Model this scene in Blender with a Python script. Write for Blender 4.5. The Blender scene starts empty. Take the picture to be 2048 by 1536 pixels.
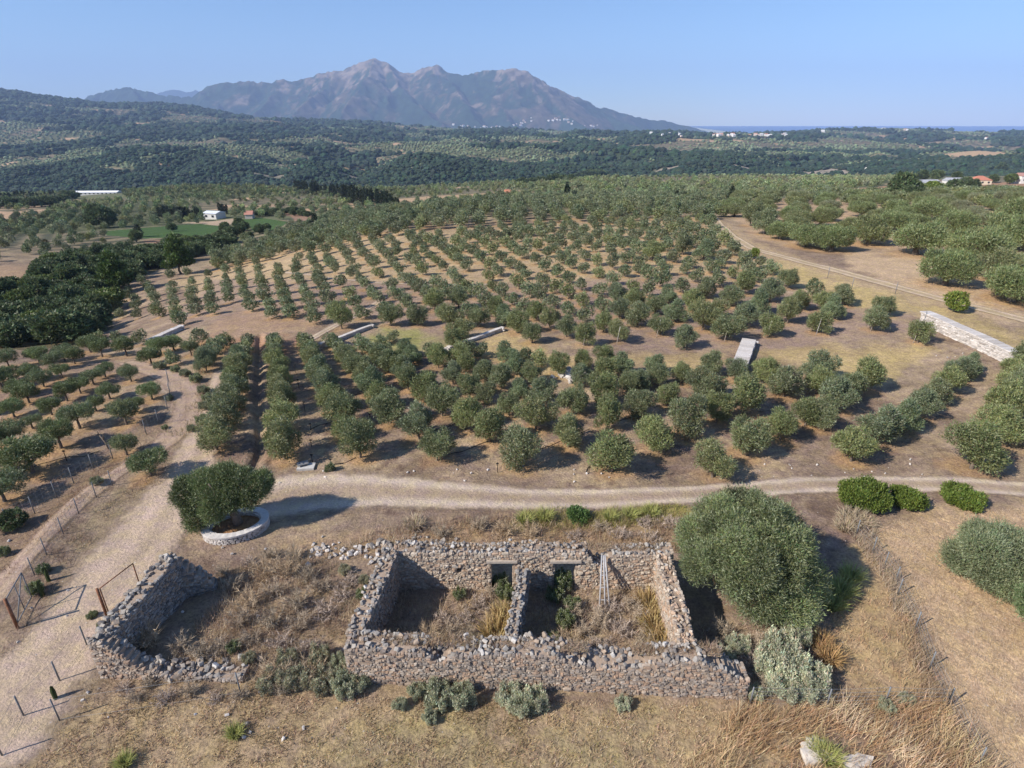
import bpy, math
import numpy as np
from mathutils import Vector

# ------------------------------------------------------------------ camera, sky, sun, exposure
F, PITCH, CAMH = 1180.0, math.radians(24.07), 22.0
cp, sp = math.cos(PITCH), math.sin(PITCH)
SC = bpy.context.scene
COL = SC.collection
cam = bpy.data.cameras.new("camera")
cam_o = bpy.data.objects.new("camera", cam)
COL.objects.link(cam_o)
cam.sensor_width = 36.0
cam.lens = F / 2048 * 36
cam.clip_start = 0.3
cam.clip_end = 60000
cam_o.location = (0, 0, CAMH)
cam_o.rotation_euler = (math.pi / 2 - PITCH, 0, 0)
SC.camera = cam_o

SUN_EL = math.radians(37)
sdx, sdy = 0.892, 0.451            # horizontal travel of the light
SUN_AZ = math.atan2(-sdx, -sdy)    # compass bearing of the sun, from +Y clockwise
world = bpy.data.worlds.new("World")
SC.world = world
world.use_nodes = True
wn = world.node_tree
bg = wn.nodes["Background"]
sky = wn.nodes.new("ShaderNodeTexSky")
sky.sky_type = 'NISHITA'
sky.sun_disc = False
sky.sun_elevation = SUN_EL
sky.sun_rotation = SUN_AZ
sky.altitude = 300
sky.air_density = 1.0
sky.dust_density = 0.1
sky.ozone_density = 7.5
wn.links.new(sky.outputs[0], bg.inputs[0])
bg.inputs[1].default_value = 0.110
sun = bpy.data.lights.new("sun", 'SUN')
sun.energy = 5.0
sun.angle = math.radians(0.5)
sun.color = (1.0, 0.935, 0.85)
sun_o = bpy.data.objects.new("sun", sun)
COL.objects.link(sun_o)
d = Vector((sdx * math.cos(SUN_EL), sdy * math.cos(SUN_EL), -math.sin(SUN_EL)))
sun_o.rotation_euler = d.to_track_quat('-Z', 'Y').to_euler()
vs = SC.view_settings
vs.view_transform = 'Standard'
vs.look = 'None'
vs.exposure = 0.47
vs.gamma = 1.0
SC.cycles.use_denoising = True
SC.cycles.max_bounces = 5
SC.cycles.diffuse_bounces = 3
SC.cycles.glossy_bounces = 2
SC.cycles.transmission_bounces = 3
SC.cycles.transparent_max_bounces = 6
SC.cycles.volume_bounces = 1
SC.cycles.caustics_reflective = False
SC.cycles.caustics_refractive = False

# ------------------------------------------------------------------ helpers
def rng(s): return np.random.default_rng(s)

def _hash(ix, iy, seed):
    n = (ix * 374761393 + iy * 668265263 + seed * 1442695041) & 0x7fffffff
    n = ((n ^ (n >> 13)) * 1274126177) & 0x7fffffff
    n = (n ^ (n >> 16)) & 0xffff
    return n / 65535.0

def vnoise(x, y, seed=0):
    x = np.asarray(x, float); y = np.asarray(y, float)
    ix = np.floor(x).astype(np.int64); iy = np.floor(y).astype(np.int64)
    fx = x - ix; fy = y - iy
    fx = fx * fx * (3 - 2 * fx); fy = fy * fy * (3 - 2 * fy)
    a = _hash(ix, iy, seed); b = _hash(ix + 1, iy, seed)
    c = _hash(ix, iy + 1, seed); e = _hash(ix + 1, iy + 1, seed)
    return (a * (1 - fx) + b * fx) * (1 - fy) + (c * (1 - fx) + e * fx) * fy

def fbm(x, y, seed=0, octs=4, gain=.5):
    s = 0; a = 1; t = 0
    for i in range(octs):
        s = s + a * vnoise(np.asarray(x) * 2 ** i + 17.3 * i, np.asarray(y) * 2 ** i - 9.1 * i, seed + i)
        t += a; a *= gain
    return s / t * 2 - 1

def ss(a, b, x):
    t = np.clip((x - a) / (b - a), 0, 1)
    return t * t * (3 - 2 * t)

def project(X, Y, Z):
    dz = Z - CAMH
    f = Y * cp - dz * sp
    f = np.where(f < .5, .5, f)
    up = Y * sp + dz * cp
    return 1024 + F * X / f, 768 - F * up / f, f

def z_at(Y, v):
    """height that shows at picture row v at forward distance Y"""
    ang = PITCH + np.arctan((np.asarray(v, float) - 768) / F)
    return CAMH - Y * np.tan(ang)

# ------------------------------------------------------------------ terrain
U = [-400, 0, 200, 400, 600, 800, 1000, 1200, 1400, 1600, 1800, 2048, 2450]
ROWS = []          # (Y, z at fine u)
UF = np.linspace(-900, 2950, 420)
def rz(Y, zs): ROWS.append((Y, np.interp(UF, U, zs)))
def rv(Y, vs_, us=None): ROWS.append((Y, z_at(Y, np.interp(UF, us or U, vs_))))
def rp(Y, pts): ROWS.append((Y, z_at(Y, np.interp(UF, [p[0] for p in pts], [p[1] for p in pts]))))
rz(-18, [0] * 13)
rz(52, [0] * 13)
rz(66, [-3, -2.6, -2, -.6, -.3, 0, 0, 0, 0, 0, .5, .8, 1])
rz(82, [-8, -7.5, -6, -2, -.5, -.2, 0, .3, .5, .5, .8, 1, 1])
rz(100, [-9.5, -9.5, -9, -5, -2, -.5, 0, .5, .8, .8, .8, 1, 1])
rz(130, [-9, -9, -10.5, -9.5, -4.5, -1, 0, .5, .8, .8, .5, .5, .5])
rz(170, [-12, -12, -13, -13, -8, -2.5, -.5, 0, 0, 0, 0, 0, 0])
rv(220, [475, 475, 472, 468, 446, 418, 402, 400, 398, 396, 394, 392, 392])
rv(300, [440, 440, 440, 438, 430, 415, 397, 389, 387, 385, 382, 378, 378])
rv(450, [408, 406, 398, 396, 394, 392, 384, 376, 374, 374, 370, 364, 362])
rp(560, [(-400, 400), (0, 398), (100, 394), (200, 386), (300, 381), (420, 377), (520, 377), (620, 381), (800, 380), (1000, 370), (1200, 362), (1400, 362), (1600, 364), (1800, 362), (2048, 356), (2900, 352)])
rp(650, [(-400, 392), (0, 390), (130, 386), (240, 386), (400, 392), (600, 393), (800, 384), (1000, 370), (1130, 360), (1250, 351), (1400, 347), (1500, 349), (1620, 352), (1750, 350), (1900, 352), (2048, 350), (2900, 345)])
rv(820, [430, 428, 425, 420, 420, 405, 390, 382, 380, 380, 372, 362, 350])
rv(1000, [402, 400, 395, 392, 392, 388, 378, 372, 370, 368, 362, 350, 342])
rp(1180, [(-400, 360), (0, 352), (60, 356), (120, 345), (200, 329), (300, 322), (350, 335), (400, 318), (440, 311), (500, 322), (545, 345), (570, 322), (600, 315), (650, 324), (700, 350), (760, 338), (820, 304), (880, 296), (930, 306), (1000, 330), (1080, 332), (1150, 326), (1250, 345), (1400, 322), (1500, 330), (1600, 343), (1700, 347), (1850, 338), (2048, 330), (2900, 325)])
rp(1420, [(-400, 345), (0, 335), (200, 322), (300, 316), (450, 318), (600, 322), (700, 330), (850, 312), (1000, 318), (1200, 322), (1400, 320), (1600, 330), (1800, 330), (2048, 322), (2900, 320)])
rp(2000, [(-400, 288), (0, 286), (300, 282), (500, 288), (700, 290), (900, 288), (1100, 292), (1300, 288), (1500, 292), (1700, 308), (1850, 305), (2048, 308), (2900, 305)])
rp(2700, [(-400, 240), (0, 246), (200, 252), (350, 258), (500, 262), (700, 270), (900, 274), (1100, 276), (1300, 276), (1500, 280), (1700, 284), (2048, 290), (2900, 292)])
rp(3400, [(-400, 200), (0, 204), (150, 222), (300, 226), (450, 244), (600, 252), (800, 262), (1000, 268), (1200, 271), (1400, 272), (1600, 273), (1700, 266), (2048, 272), (2900, 280)])
rp(4000, [(-400, 168), (0, 177), (50, 181), (100, 190), (160, 198), (230, 208), (300, 206), (345, 207), (400, 214), (440, 224), (480, 232), (560, 237), (640, 240), (720, 244), (900, 256), (1100, 262), (1250, 266), (1400, 268), (1500, 268), (1600, 267), (1660, 261), (1740, 256), (1820, 257), (1900, 262), (1980, 266), (2048, 267), (2400, 275), (2900, 285)])
rp(4700, [(-400, 240), (0, 245), (400, 262), (900, 280), (1500, 285), (2048, 287), (2900, 290)])
ROWS.append((5600, np.full(UF.shape, -235.0)))
ROWS.append((9000, np.full(UF.shape, -260.0)))
LY = np.linspace(math.log(2), math.log(9200), 700)
_ry = np.log(np.array([r[0] for r in ROWS]) + 20.0)
_rz = np.stack([r[1] for r in ROWS])
TAB = np.stack([np.interp(LY, _ry, _rz[:, j]) for j in range(len(UF))], 1)
def _blur(T, s, ax):
    k = np.exp(-.5 * (np.arange(-int(3 * s), int(3 * s) + 1) / s) ** 2); k /= k.sum()
    pad = len(k) // 2
    T = np.moveaxis(T, ax, 0)
    P = np.concatenate([np.repeat(T[:1], pad, 0), T, np.repeat(T[-1:], pad, 0)])
    O = sum(k[i] * P[i:i + len(T)] for i in range(len(k)))
    return np.moveaxis(O, 0, ax)
TAB = _blur(_blur(TAB, 2.2, 0), 1.6, 1)

def poly_px(pts):
    return [tuple(ray(u, v)) for u, v in pts]

DITCH = None
def h(X, Y, fine=True):
    X = np.asarray(X, float); Y = np.asarray(Y, float)
    Yc = np.maximum(Y, -17)
    u = 1024 + F * X / np.maximum(Yc * cp + CAMH * sp, 3)
    iu = np.clip((u - UF[0]) / (UF[1] - UF[0]), 0, len(UF) - 1.001)
    il = np.clip((np.log(Yc + 20) - LY[0]) / (LY[1] - LY[0]), 0, len(LY) - 1.001)
    a = iu.astype(int); b = il.astype(int); fa = iu - a; fb = il - b
    z = (TAB[b, a] * (1 - fa) + TAB[b, a + 1] * fa) * (1 - fb) + (TAB[b + 1, a] * (1 - fa) + TAB[b + 1, a + 1] * fa) * fb
    m1 = ss(90, 300, Y) * (1 - ss(900, 1500, Y))
    m2 = ss(700, 1600, Y) * (1 - ss(4600, 5400, Y))
    z = z + m1 * 2.2 * fbm(X / 90, Y / 90, 3, 3)
    rid = 1 - np.abs(fbm(X / 420 + 3, Y / 620, 9, 4))
    z = z + 24 * (1 - np.abs(fbm(X / 120, Y / 170, 15, 4)) - .75) * ss(900, 1050, Y) * (1 - ss(1500, 1900, Y))
    z = z + m2 * (56 * (rid - .74) + 7 * fbm(X / 130, Y / 130, 12, 3)) * (1 - .75 * ss(3300, 3900, Y))
    if fine:
        z = z + .10 * fbm(X / 5, Y / 5, 21, 3) * (1 - ss(150, 300, Y)) + .035 * fbm(X / .7, Y / .7, 22, 2) * (1 - ss(40, 70, Y))
        z = z + .25 * fbm(X / 18, Y / 18, 23, 2) * ss(36, 60, Y)
    # shallow swale between the two orchards
    if DITCH is not None:
        near = (np.abs(X + 18) < 12) & (Y > 30) & (Y < 66)
        if np.any(near):
            dd = np.full(z.shape, 9.0)
            dd[near] = pl_dist(X[near], Y[near], DITCH)[0]
            z = z - .3 * (1 - ss(.1, .45, dd)) + .10 * np.exp(-((dd - .75) / .25) ** 2)
        dd2 = pl_dist_safe(X, Y, BANK, 6)
        z = z + .18 * np.exp(-(dd2 / .9) ** 2)
    return z

def pl_dist(X, Y, P):
    """distance to a polyline and running length of the nearest point"""
    best = np.full(X.shape, 1e9); s = np.zeros(X.shape); acc = 0
    for (x0, y0), (x1, y1) in zip(P[:-1], P[1:]):
        L = math.hypot(x1 - x0, y1 - y0)
        t = np.clip(((X - x0) * (x1 - x0) + (Y - y0) * (y1 - y0)) / (L * L), 0, 1)
        dd = np.hypot(X - x0 - t * (x1 - x0), Y - y0 - t * (y1 - y0))
        m = dd < best
        best[m] = dd[m]; s[m] = acc + t[m] * L
        acc += L
    return best, s

def pl_dist_safe(X, Y, P, r):
    P = np.array(P)
    m = (X > P[:, 0].min() - r) & (X < P[:, 0].max() + r) & (Y > P[:, 1].min() - r) & (Y < P[:, 1].max() + r)
    out = np.full(np.shape(X), 99.0)
    if np.any(m): out[m] = pl_dist(X[m], Y[m], [tuple(p) for p in P])[0]
    return out

_T = np.geomspace(8, 15000, 1600)
def ray(u, v, dz=0.0):
    """first point of the terrain seen at picture point (u, v)"""
    r = (u - 1024) / F; t = -(v - 768) / F
    dx, dy, dzv = r, cp + t * sp, -sp + t * cp
    X, Y, Z = dx * _T, dy * _T, CAMH + dzv * _T
    g = h(X, Y) + dz - Z
    k = np.argmax(g > 0)
    if k == 0: k = len(_T) - 1
    f = g[k - 1] / (g[k - 1] - g[k] + 1e-12)
    tt = _T[k - 1] + f * (_T[k] - _T[k - 1])
    return dx * tt, dy * tt
def ground(u, v):
    x, y = ray(u, v); return x, y, float(h(x, y))

_d = [ray(*p) for p in [(519, 672), (518, 720), (516, 760), (515, 800), (519, 850), (520, 905), (505, 935)]]
_b = [ray(*p) for p in [(258, 938), (205, 968), (150, 1005), (110, 1050), (75, 1105), (45, 1150)]]
DITCH, BANK = _d, _b

# ------------------------------------------------------------------ mesh and material helpers
def mesh_np(name, V, faces, mats=(), parent=None, col=None, smooth=False, midx=None, link=True, uvl=None):
    me = bpy.data.meshes.new(name)
    V = np.ascontiguousarray(V, np.float32)
    if isinstance(faces, np.ndarray):
        k = faces.shape[1]; nf = len(faces)
        me.vertices.add(len(V)); me.loops.add(nf * k); me.polygons.add(nf)
        me.vertices.foreach_set("co", V.ravel())
        me.loops.foreach_set("vertex_index", np.ascontiguousarray(faces, np.int32).ravel())
        me.polygons.foreach_set("loop_start", np.arange(0, nf * k, k, dtype=np.int32))
        me.polygons.foreach_set("loop_total", np.full(nf, k, np.int32))
    else:
        me.from_pydata([tuple(map(float, p)) for p in V], [], [tuple(map(int, f)) for f in faces])
    for m in mats: me.materials.append(m)
    n = len(me.polygons)
    if midx is not None: me.polygons.foreach_set("material_index", np.asarray(midx, np.int32))
    me.polygons.foreach_set("use_smooth", np.full(n, bool(smooth)))
    if col is not None:
        at = me.color_attributes.new("Col", 'FLOAT_COLOR', 'POINT')
        c = np.ones((len(V), 4), np.float32); cc = np.asarray(col, np.float32)
        c[:, :cc.shape[1]] = cc
        at.data.foreach_set("color", c.ravel())
    me.update(calc_edges=True)
    if not link: return me
    o = bpy.data.objects.new(name, me)
    COL.objects.link(o)
    if parent is not None: o.parent = parent
    return o

def tag(o, label=None, cat=None, group=None, kind=None):
    if label: o['label'] = label
    if cat: o['category'] = cat
    if group: o['group'] = group
    if kind: o['kind'] = kind
    return o

def empty(name, loc, rz=0, s=1):
    o = bpy.data.objects.new(name, None); COL.objects.link(o)
    o.empty_display_size = .2
    o.location = loc; o.rotation_euler = (0, 0, rz); o.scale = (s, s, s) if np.isscalar(s) else s
    return o

def inst(me, name, parent):
    o = bpy.data.objects.new(name, me); COL.objects.link(o); o.parent = parent
    return o

def mat(name, rough=.9, noise=.25, scale=6., trans=0., col=None, bump=0., bscale=20., spec=.2):
    """principled surface: attribute colour (or a fixed one) broken up by object-space noise"""
    m = bpy.data.materials.new(name); m.use_nodes = True
    nt = m.node_tree; N = nt.nodes; L = nt.links
    b = N["Principled BSDF"]; out = N["Material Output"]
    b.inputs["Roughness"].default_value = rough
    b.inputs["Specular IOR Level"].default_value = spec
    if col is None:
        a = N.new("ShaderNodeAttribute"); a.attribute_name = "Col"; src = a.outputs["Color"]
    else:
        a = N.new("ShaderNodeRGB"); a.outputs[0].default_value = (*col, 1); src = a.outputs[0]
    if noise > 0:
        tc = N.new("ShaderNodeTexCoord")
        no = N.new("ShaderNodeTexNoise"); no.inputs["Scale"].default_value = scale; no.inputs["Detail"].default_value = 6
        L.new(tc.outputs["Object"], no.inputs["Vector"])
        mr = N.new("ShaderNodeMapRange"); mr.inputs[1].default_value = .25; mr.inputs[2].default_value = .75
        mr.inputs[3].default_value = 1 - noise; mr.inputs[4].default_value = 1 + noise
        L.new(no.outputs[0], mr.inputs[0])
        mx = N.new("ShaderNodeVectorMath"); mx.operation = 'SCALE'
        L.new(src, mx.inputs[0]); L.new(mr.outputs[0], mx.inputs["Scale"])
        src = mx.outputs[0]
    L.new(src, b.inputs["Base Color"])
    if bump > 0:
        tc2 = N.new("ShaderNodeTexCoord")
        n2 = N.new("ShaderNodeTexNoise"); n2.inputs["Scale"].default_value = bscale; n2.inputs["Detail"].default_value = 8
        L.new(tc2.outputs["Object"], n2.inputs["Vector"])
        bp = N.new("ShaderNodeBump"); bp.inputs["Strength"].default_value = bump; bp.inputs["Distance"].default_value = .05
        L.new(n2.outputs[0], bp.inputs["Height"]); L.new(bp.outputs[0], b.inputs["Normal"])
    if trans > 0:
        t = N.new("ShaderNodeBsdfTranslucent"); L.new(src, t.inputs[0])
        ms = N.new("ShaderNodeMixShader"); ms.inputs[0].default_value = trans
        L.new(b.outputs[0], ms.inputs[1]); L.new(t.outputs[0], ms.inputs[2]); L.new(ms.outputs[0], out.inputs[0])
    return m

M_LEAF = mat("olive_leaf", .5, .18, 1.2, trans=.26, spec=.35)
M_FAR = mat("far_foliage", .9, .15, .08)
M_MTN = mat("mountain_side", .95, .38, .011)
M_BARK = mat("bark", .95, .35, 9, col=(.17, .135, .105), bump=.4)
M_STONE = mat("rubble_stone", .92, .22, 7, bump=.35, bscale=28)
M_PALE = mat("pale_stone", .9, .14, 5, bump=.25, bscale=18)
M_GRASS = mat("dry_grass", .8, .15, .5, trans=.25)
M_TWIG = mat("dead_twigs", .95, .2, 2)
M_RUST = mat("rusty_steel", .8, .5, 9, col=(.22, .10, .055))
M_STEEL = mat("galvanised_steel", .5, .15, 6, col=(.17, .175, .18), spec=.4)
M_WIRE = mat("fence_wire", .6, .1, 6, col=(.22, .22, .22), spec=.4)
M_HOSE = mat("black_hose", .6, .2, 8, col=(.02, .018, .017))

def sheet_mat(name, fine=1.0, con=1.0):
    """ground: painted cover colours, broken by several noises, with bump"""
    m = bpy.data.materials.new(name); m.use_nodes = True
    N = m.node_tree.nodes; L = m.node_tree.links; b = N["Principled BSDF"]
    b.inputs["Roughness"].default_value = .95; b.inputs["Specular IOR Level"].default_value = .1
    a = N.new("ShaderNodeAttribute"); a.attribute_name = "Col"
    tc = N.new("ShaderNodeTexCoord")
    src = a.outputs["Color"]
    for i, (sc, det, lo, hi) in enumerate([(.35, 5, .84, 1.16), (2.2, 7, .74, 1.26), (7.0, 7, .62, 1.38)]):
        no = N.new("ShaderNodeTexNoise"); no.inputs["Scale"].default_value = sc; no.inputs["Detail"].default_value = det
        no.inputs["Roughness"].default_value = .65
        L.new(tc.outputs["Object"], no.inputs["Vector"])
        mr = N.new("ShaderNodeMapRange"); mr.inputs[1].default_value = .3; mr.inputs[2].default_value = .7
        mr.inputs[3].default_value = 1 - (1 - lo) * con; mr.inputs[4].default_value = 1 + (hi - 1) * con
        L.new(no.outputs[0], mr.inputs[0])
        mx = N.new("ShaderNodeVectorMath"); mx.operation = 'SCALE'
        L.new(src, mx.inputs[0]); L.new(mr.outputs[0], mx.inputs["Scale"]); src = mx.outputs[0]
    # hue drift between pinkish earth and yellower dead grass
    n3 = N.new("ShaderNodeTexNoise"); n3.inputs["Scale"].default_value = 1.1; n3.inputs["Detail"].default_value = 7
    n3.inputs["Roughness"].default_value = .7
    L.new(tc.outputs["Object"], n3.inputs["Vector"])
    cr = N.new("ShaderNodeValToRGB")
    cr.color_ramp.elements[0].position = .38; cr.color_ramp.elements[0].color = (1.03, .98, 1.02, 1)
    cr.color_ramp.elements[1].position = .62; cr.color_ramp.elements[1].color = (1.02, 1.0, .84, 1)
    L.new(n3.outputs[0], cr.inputs[0])
    mu = N.new("ShaderNodeVectorMath"); mu.operation = 'MULTIPLY'
    L.new(src, mu.inputs[0]); L.new(cr.outputs[0], mu.inputs[1]); src = mu.outputs[0]
    # scattered small pale stones
    vo = N.new("ShaderNodeTexVoronoi"); vo.inputs["Scale"].default_value = 2.6
    L.new(tc.outputs["Object"], vo.inputs["Vector"])
    lt = N.new("ShaderNodeMath"); lt.operation = 'LESS_THAN'; lt.inputs[1].default_value = .10
    L.new(vo.outputs["Distance"], lt.inputs[0])
    sep = N.new("ShaderNodeSeparateColor"); L.new(vo.outputs["Color"], sep.inputs[0])
    gt = N.new("ShaderNodeMath"); gt.operation = 'GREATER_THAN'; gt.inputs[1].default_value = .72
    L.new(sep.outputs[0], gt.inputs[0])
    an = N.new("ShaderNodeMath"); an.operation = 'MULTIPLY'; L.new(lt.outputs[0], an.inputs[0]); L.new(gt.outputs[0], an.inputs[1])
    al = N.new("ShaderNodeMath"); al.operation = 'MULTIPLY'; L.new(an.outputs[0], al.inputs[0]); L.new(a.outputs["Alpha"], al.inputs[1])
    mi = N.new("ShaderNodeMix"); mi.data_type = 'RGBA'
    L.new(al.outputs[0], mi.inputs["Factor"]); L.new(src, mi.inputs[6]); mi.inputs[7].default_value = (.56, .49, .43, 1)
    L.new(mi.outputs[2], b.inputs["Base Color"])
    nb = N.new("ShaderNodeTexNoise"); nb.inputs["Scale"].default_value = 6; nb.inputs["Detail"].default_value = 8; nb.inputs["Roughness"].default_value = .7
    L.new(tc.outputs["Object"], nb.inputs["Vector"])
    bp = N.new("ShaderNodeBump"); bp.inputs["Strength"].default_value = .7; bp.inputs["Distance"].default_value = .17
    L.new(nb.outputs[0], bp.inputs["Height"]); L.new(bp.outputs[0], b.inputs["Normal"])
    return m
M_GROUND = sheet_mat("earth")

def edge_mat():
    """track surface whose ragged edge fades out along noise"""
    m = sheet_mat("worn_track", con=.55)
    N = m.node_tree.nodes; L = m.node_tree.links; b = N["Principled BSDF"]; out = N["Material Output"]
    a = N.new("ShaderNodeAttribute"); a.attribute_name = "Col"
    tc = N.new("ShaderNodeTexCoord")
    no = N.new("ShaderNodeTexNoise"); no.inputs["Scale"].default_value = 1.3; no.inputs["Detail"].default_value = 8; no.inputs["Roughness"].default_value = .7
    L.new(tc.outputs["Object"], no.inputs["Vector"])
    ad = N.new("ShaderNodeMath"); ad.operation = 'SUBTRACT'; ad.inputs[1].default_value = .5; L.new(no.outputs[0], ad.inputs[0])
    mu = N.new("ShaderNodeMath"); mu.operation = 'MULTIPLY'; mu.inputs[1].default_value = 1.1; L.new(ad.outputs[0], mu.inputs[0])
    sm = N.new("ShaderNodeMath"); sm.operation = 'ADD'; L.new(a.outputs["Alpha"], sm.inputs[0]); L.new(mu.outputs[0], sm.inputs[1])
    mr = N.new("ShaderNodeMapRange"); mr.inputs[1].default_value = .2; mr.inputs[2].default_value = .75
    L.new(sm.outputs[0], mr.inputs[0])
    t = N.new("ShaderNodeBsdfTransparent"); ms = N.new("ShaderNodeMixShader")
    L.new(mr.outputs[0], ms.inputs[0]); L.new(t.outputs[0], ms.inputs[1]); L.new(b.outputs[0], ms.inputs[2]); L.new(ms.outputs[0], out.inputs[0])
    return m
M_TRACK = edge_mat()

def tube(path, radii, n=6, cap=True):
    path = [Vector(p) for p in path]; V = []; Fc = []
    for i, p in enumerate(path):
        t = (path[min(i + 1, len(path) - 1)] - path[max(i - 1, 0)]).normalized()
        a = t.cross(Vector((0, 0, 1)) if abs(t.z) < .9 else Vector((1, 0, 0))).normalized(); b = t.cross(a)
        r = radii[i] if hasattr(radii, '__len__') else radii
        for k in range(n):
            w = 2 * math.pi * k / n
            V.append(p + (a * math.cos(w) + b * math.sin(w)) * r)
    for i in range(len(path) - 1):
        for k in range(n):
            Fc.append((i * n + k, i * n + (k + 1) % n, (i + 1) * n + (k + 1) % n, (i + 1) * n + k))
    if cap:
        Fc.append(tuple(range(n))[::-1]); Fc.append(tuple((len(path) - 1) * n + k for k in range(n)))
    return [tuple(v) for v in V], Fc
class MB:
    def __init__(s): s.V = []; s.F = []; s.C = []
    def add(s, vf, c=None):
        o = len(s.V); s.V += list(vf[0]); s.F += [tuple(i + o for i in f) for f in vf[1]]
        s.C += [c or (1, 1, 1)] * len(vf[0])
    def box(s, c, d, rz=0, col=None):
        x, y, z = d[0] / 2, d[1] / 2, d[2] / 2; ca, sa = math.cos(rz), math.sin(rz)
        vs_ = [(a, b, e) for a in (-x, x) for b in (-y, y) for e in (-z, z)]
        s.add(([(c[0] + a * ca - b * sa, c[1] + a * sa + b * ca, c[2] + e) for a, b, e in vs_],
               [(0, 1, 3, 2), (4, 6, 7, 5), (0, 4, 5, 1), (2, 3, 7, 6), (0, 2, 6, 4), (1, 5, 7, 3)]), col)
    def build(s, name, m, parent=None, smooth=False, col=False):
        return mesh_np(name, np.array(s.V), s.F, [m], parent, col=np.array(s.C) if col else None, smooth=smooth)

# pixel-space point in polygon for painting ground cover where it lies
def inpoly(u, v, P):
    u = np.asarray(u); v = np.asarray(v); r = np.zeros(u.shape, bool); n = len(P)
    xs = [p[0] for p in P]; ys = [p[1] for p in P]
    m = (u > min(xs)) & (u < max(xs)) & (v > min(ys)) & (v < max(ys))
    if not np.any(m): return r
    uu = u[m]; vv = v[m]; c = np.zeros(uu.shape, bool)
    for i in range(n):
        x0, y0 = P[i]; x1, y1 = P[(i + 1) % n]
        if y0 == y1: continue
        k = ((y0 > vv) != (y1 > vv)) & (uu < (x1 - x0) * (vv - y0) / (y1 - y0) + x0)
        c ^= k
    r[m] = c
    return r

# ------------------------------------------------------------------ where things grow (picture points of trunk bases)
def P(s): return [tuple(float(a) for a in t.split(',')) for t in s.split()]
NEAR = P("""403,690,36 690,878,56 838,877,74 762,690,30 787,684,28 814,714,44 863,710,36 762,730,44 779,746,46 828,728,44 807,757,48 877,736,46 920,730,46 937,714,40
961,716,40 816,779,48 850,798,60 906,769,46 932,746,44 969,763,46 758,777,38 940,797,50 1004,777,50 1012,722,42 1031,750,48 1049,724,40 1062,769,46
1078,730,40 1117,750,48 885,832,62 971,806,42 1041,796,44 1018,830,48 1086,808,58 932,857,62 875,921,64 980,884,74 1039,933,92 1072,859,68
1137,894,72 1164,742,42 1209,734,44 1211,763,46 1160,769,46 1244,748,42 1254,789,46 1276,777,46 1309,746,42 1313,773,44 1362,767,48 1422,750,46
1147,828,64 1205,812,66 1276,832,62 1334,812,52 1403,800,62 1438,789,40 1488,828,76 1215,859,64 1371,869,80 1432,845,58 1305,902,80 1223,943,90
1425,954,84 1526,765,54 1470,762,46 1637,761,66 1567,793,66 1731,781,66 1665,822,70 1632,787,52 1702,800,52 1610,851,62 1637,857,56 1559,879,70
1493,910,82 1702,922,84 1757,886,92 1800,862,66 1838,834,62 1866,808,58 1892,785,56 1915,762,54 1936,747,46 1942,937,118 1993,884,90 2004,843,88
2022,812,80 2026,786,70 2035,762,62 2050,742,60 2090,905,92 2100,850,80 2130,800,70 2085,780,66""")
def alongrow(pts, vs_, k=.20):
    return [(float(np.interp(v, [p[1] for p in pts], [p[0] for p in pts])), float(v), 34 + (v - 690) * k) for v in vs_]
NEAR += alongrow([(455, 692), (433, 709), (414, 743)], [692, 700, 709, 719, 731, 743])
NEAR += alongrow([(498, 697), (482, 728), (475, 770), (466, 830), (442, 880), (427, 917)], [697, 704, 712, 720, 730, 742, 759, 780, 800, 826, 858, 900])
NEAR += alongrow([(549, 689), (554, 730), (562, 775), (567, 820), (570, 920)], [689, 695, 702, 709, 717, 727, 740, 759, 777, 797, 825, 861, 918], .215)
NEAR += alongrow([(604, 686), (620, 710), (632, 747), (650, 790), (690, 850), (722, 917)], [689, 696, 703, 711, 720, 730, 742, 756, 773, 793, 818, 850, 915], .205)
NEAR += alongrow([(658, 688), (677, 705), (700, 738), (716, 753), (743, 787), (782, 847)], [691, 698, 706, 715, 725, 737, 751, 768, 788, 814, 846])
NEAR += alongrow([(718, 694), (762, 728), (807, 757), (816, 779)], [697, 706, 717, 730, 744, 760])
LEFT = P("""18,734,44 80,726,50 130,722,46 150,728,42 205,714,50 254,712,52 182,705,46 303,728,50 322,709,50 348,700,46 348,730,38 383,711,42
39,793,52 4,777,52 66,761,46 88,773,46 20,763,46 109,738,42 125,755,42 211,754,42 188,769,46 162,787,44 135,802,48 104,830,54 59,806,54 29,834,50
263,763,44 221,798,48 305,799,48 193,822,42 273,824,44 160,857,70 254,849,68 66,857,42 25,890,64 123,896,78 66,945,112 -8,905,70 -30,960,90
254,910,56 303,952,72 10,1003,86 -40,830,60 -60,780,56 282,690,36 240,693,36 200,690,36""")
def crop(s, ox, oy, k): return [(ox + a[0] / k, oy + a[1] / k) for a in P(s)]
UP = []
UP += crop("130,780 180,880 215,960 110,700 390,960 375,870 370,790 280,770 300,700 270,640 600,950 575,870 565,800 540,740 500,660 430,600", 200, 450, 5.12)
UP += crop("820,1035 790,940 765,860 750,790 745,720 750,650 740,560 990,925 975,850 950,770 940,700 950,620 910,530", 200, 450, 5.12)
UP += crop("1160,915 1145,850 1135,780 1125,700 1115,630 1110,540 1330,800 1320,720 1305,650 1295,580 1290,500 1550,885 1525,800 1490,730 1470,650 1455,580 1435,510 1420,440", 200, 450, 5.12)
UP += crop("1760,960 1740,880 1705,800 1685,720 1660,640 1645,570 1635,490 1610,420 1950,955 1925,870 1900,790 1870,710 1850,640 1835,560 1830,490", 200, 450, 5.12)
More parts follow.
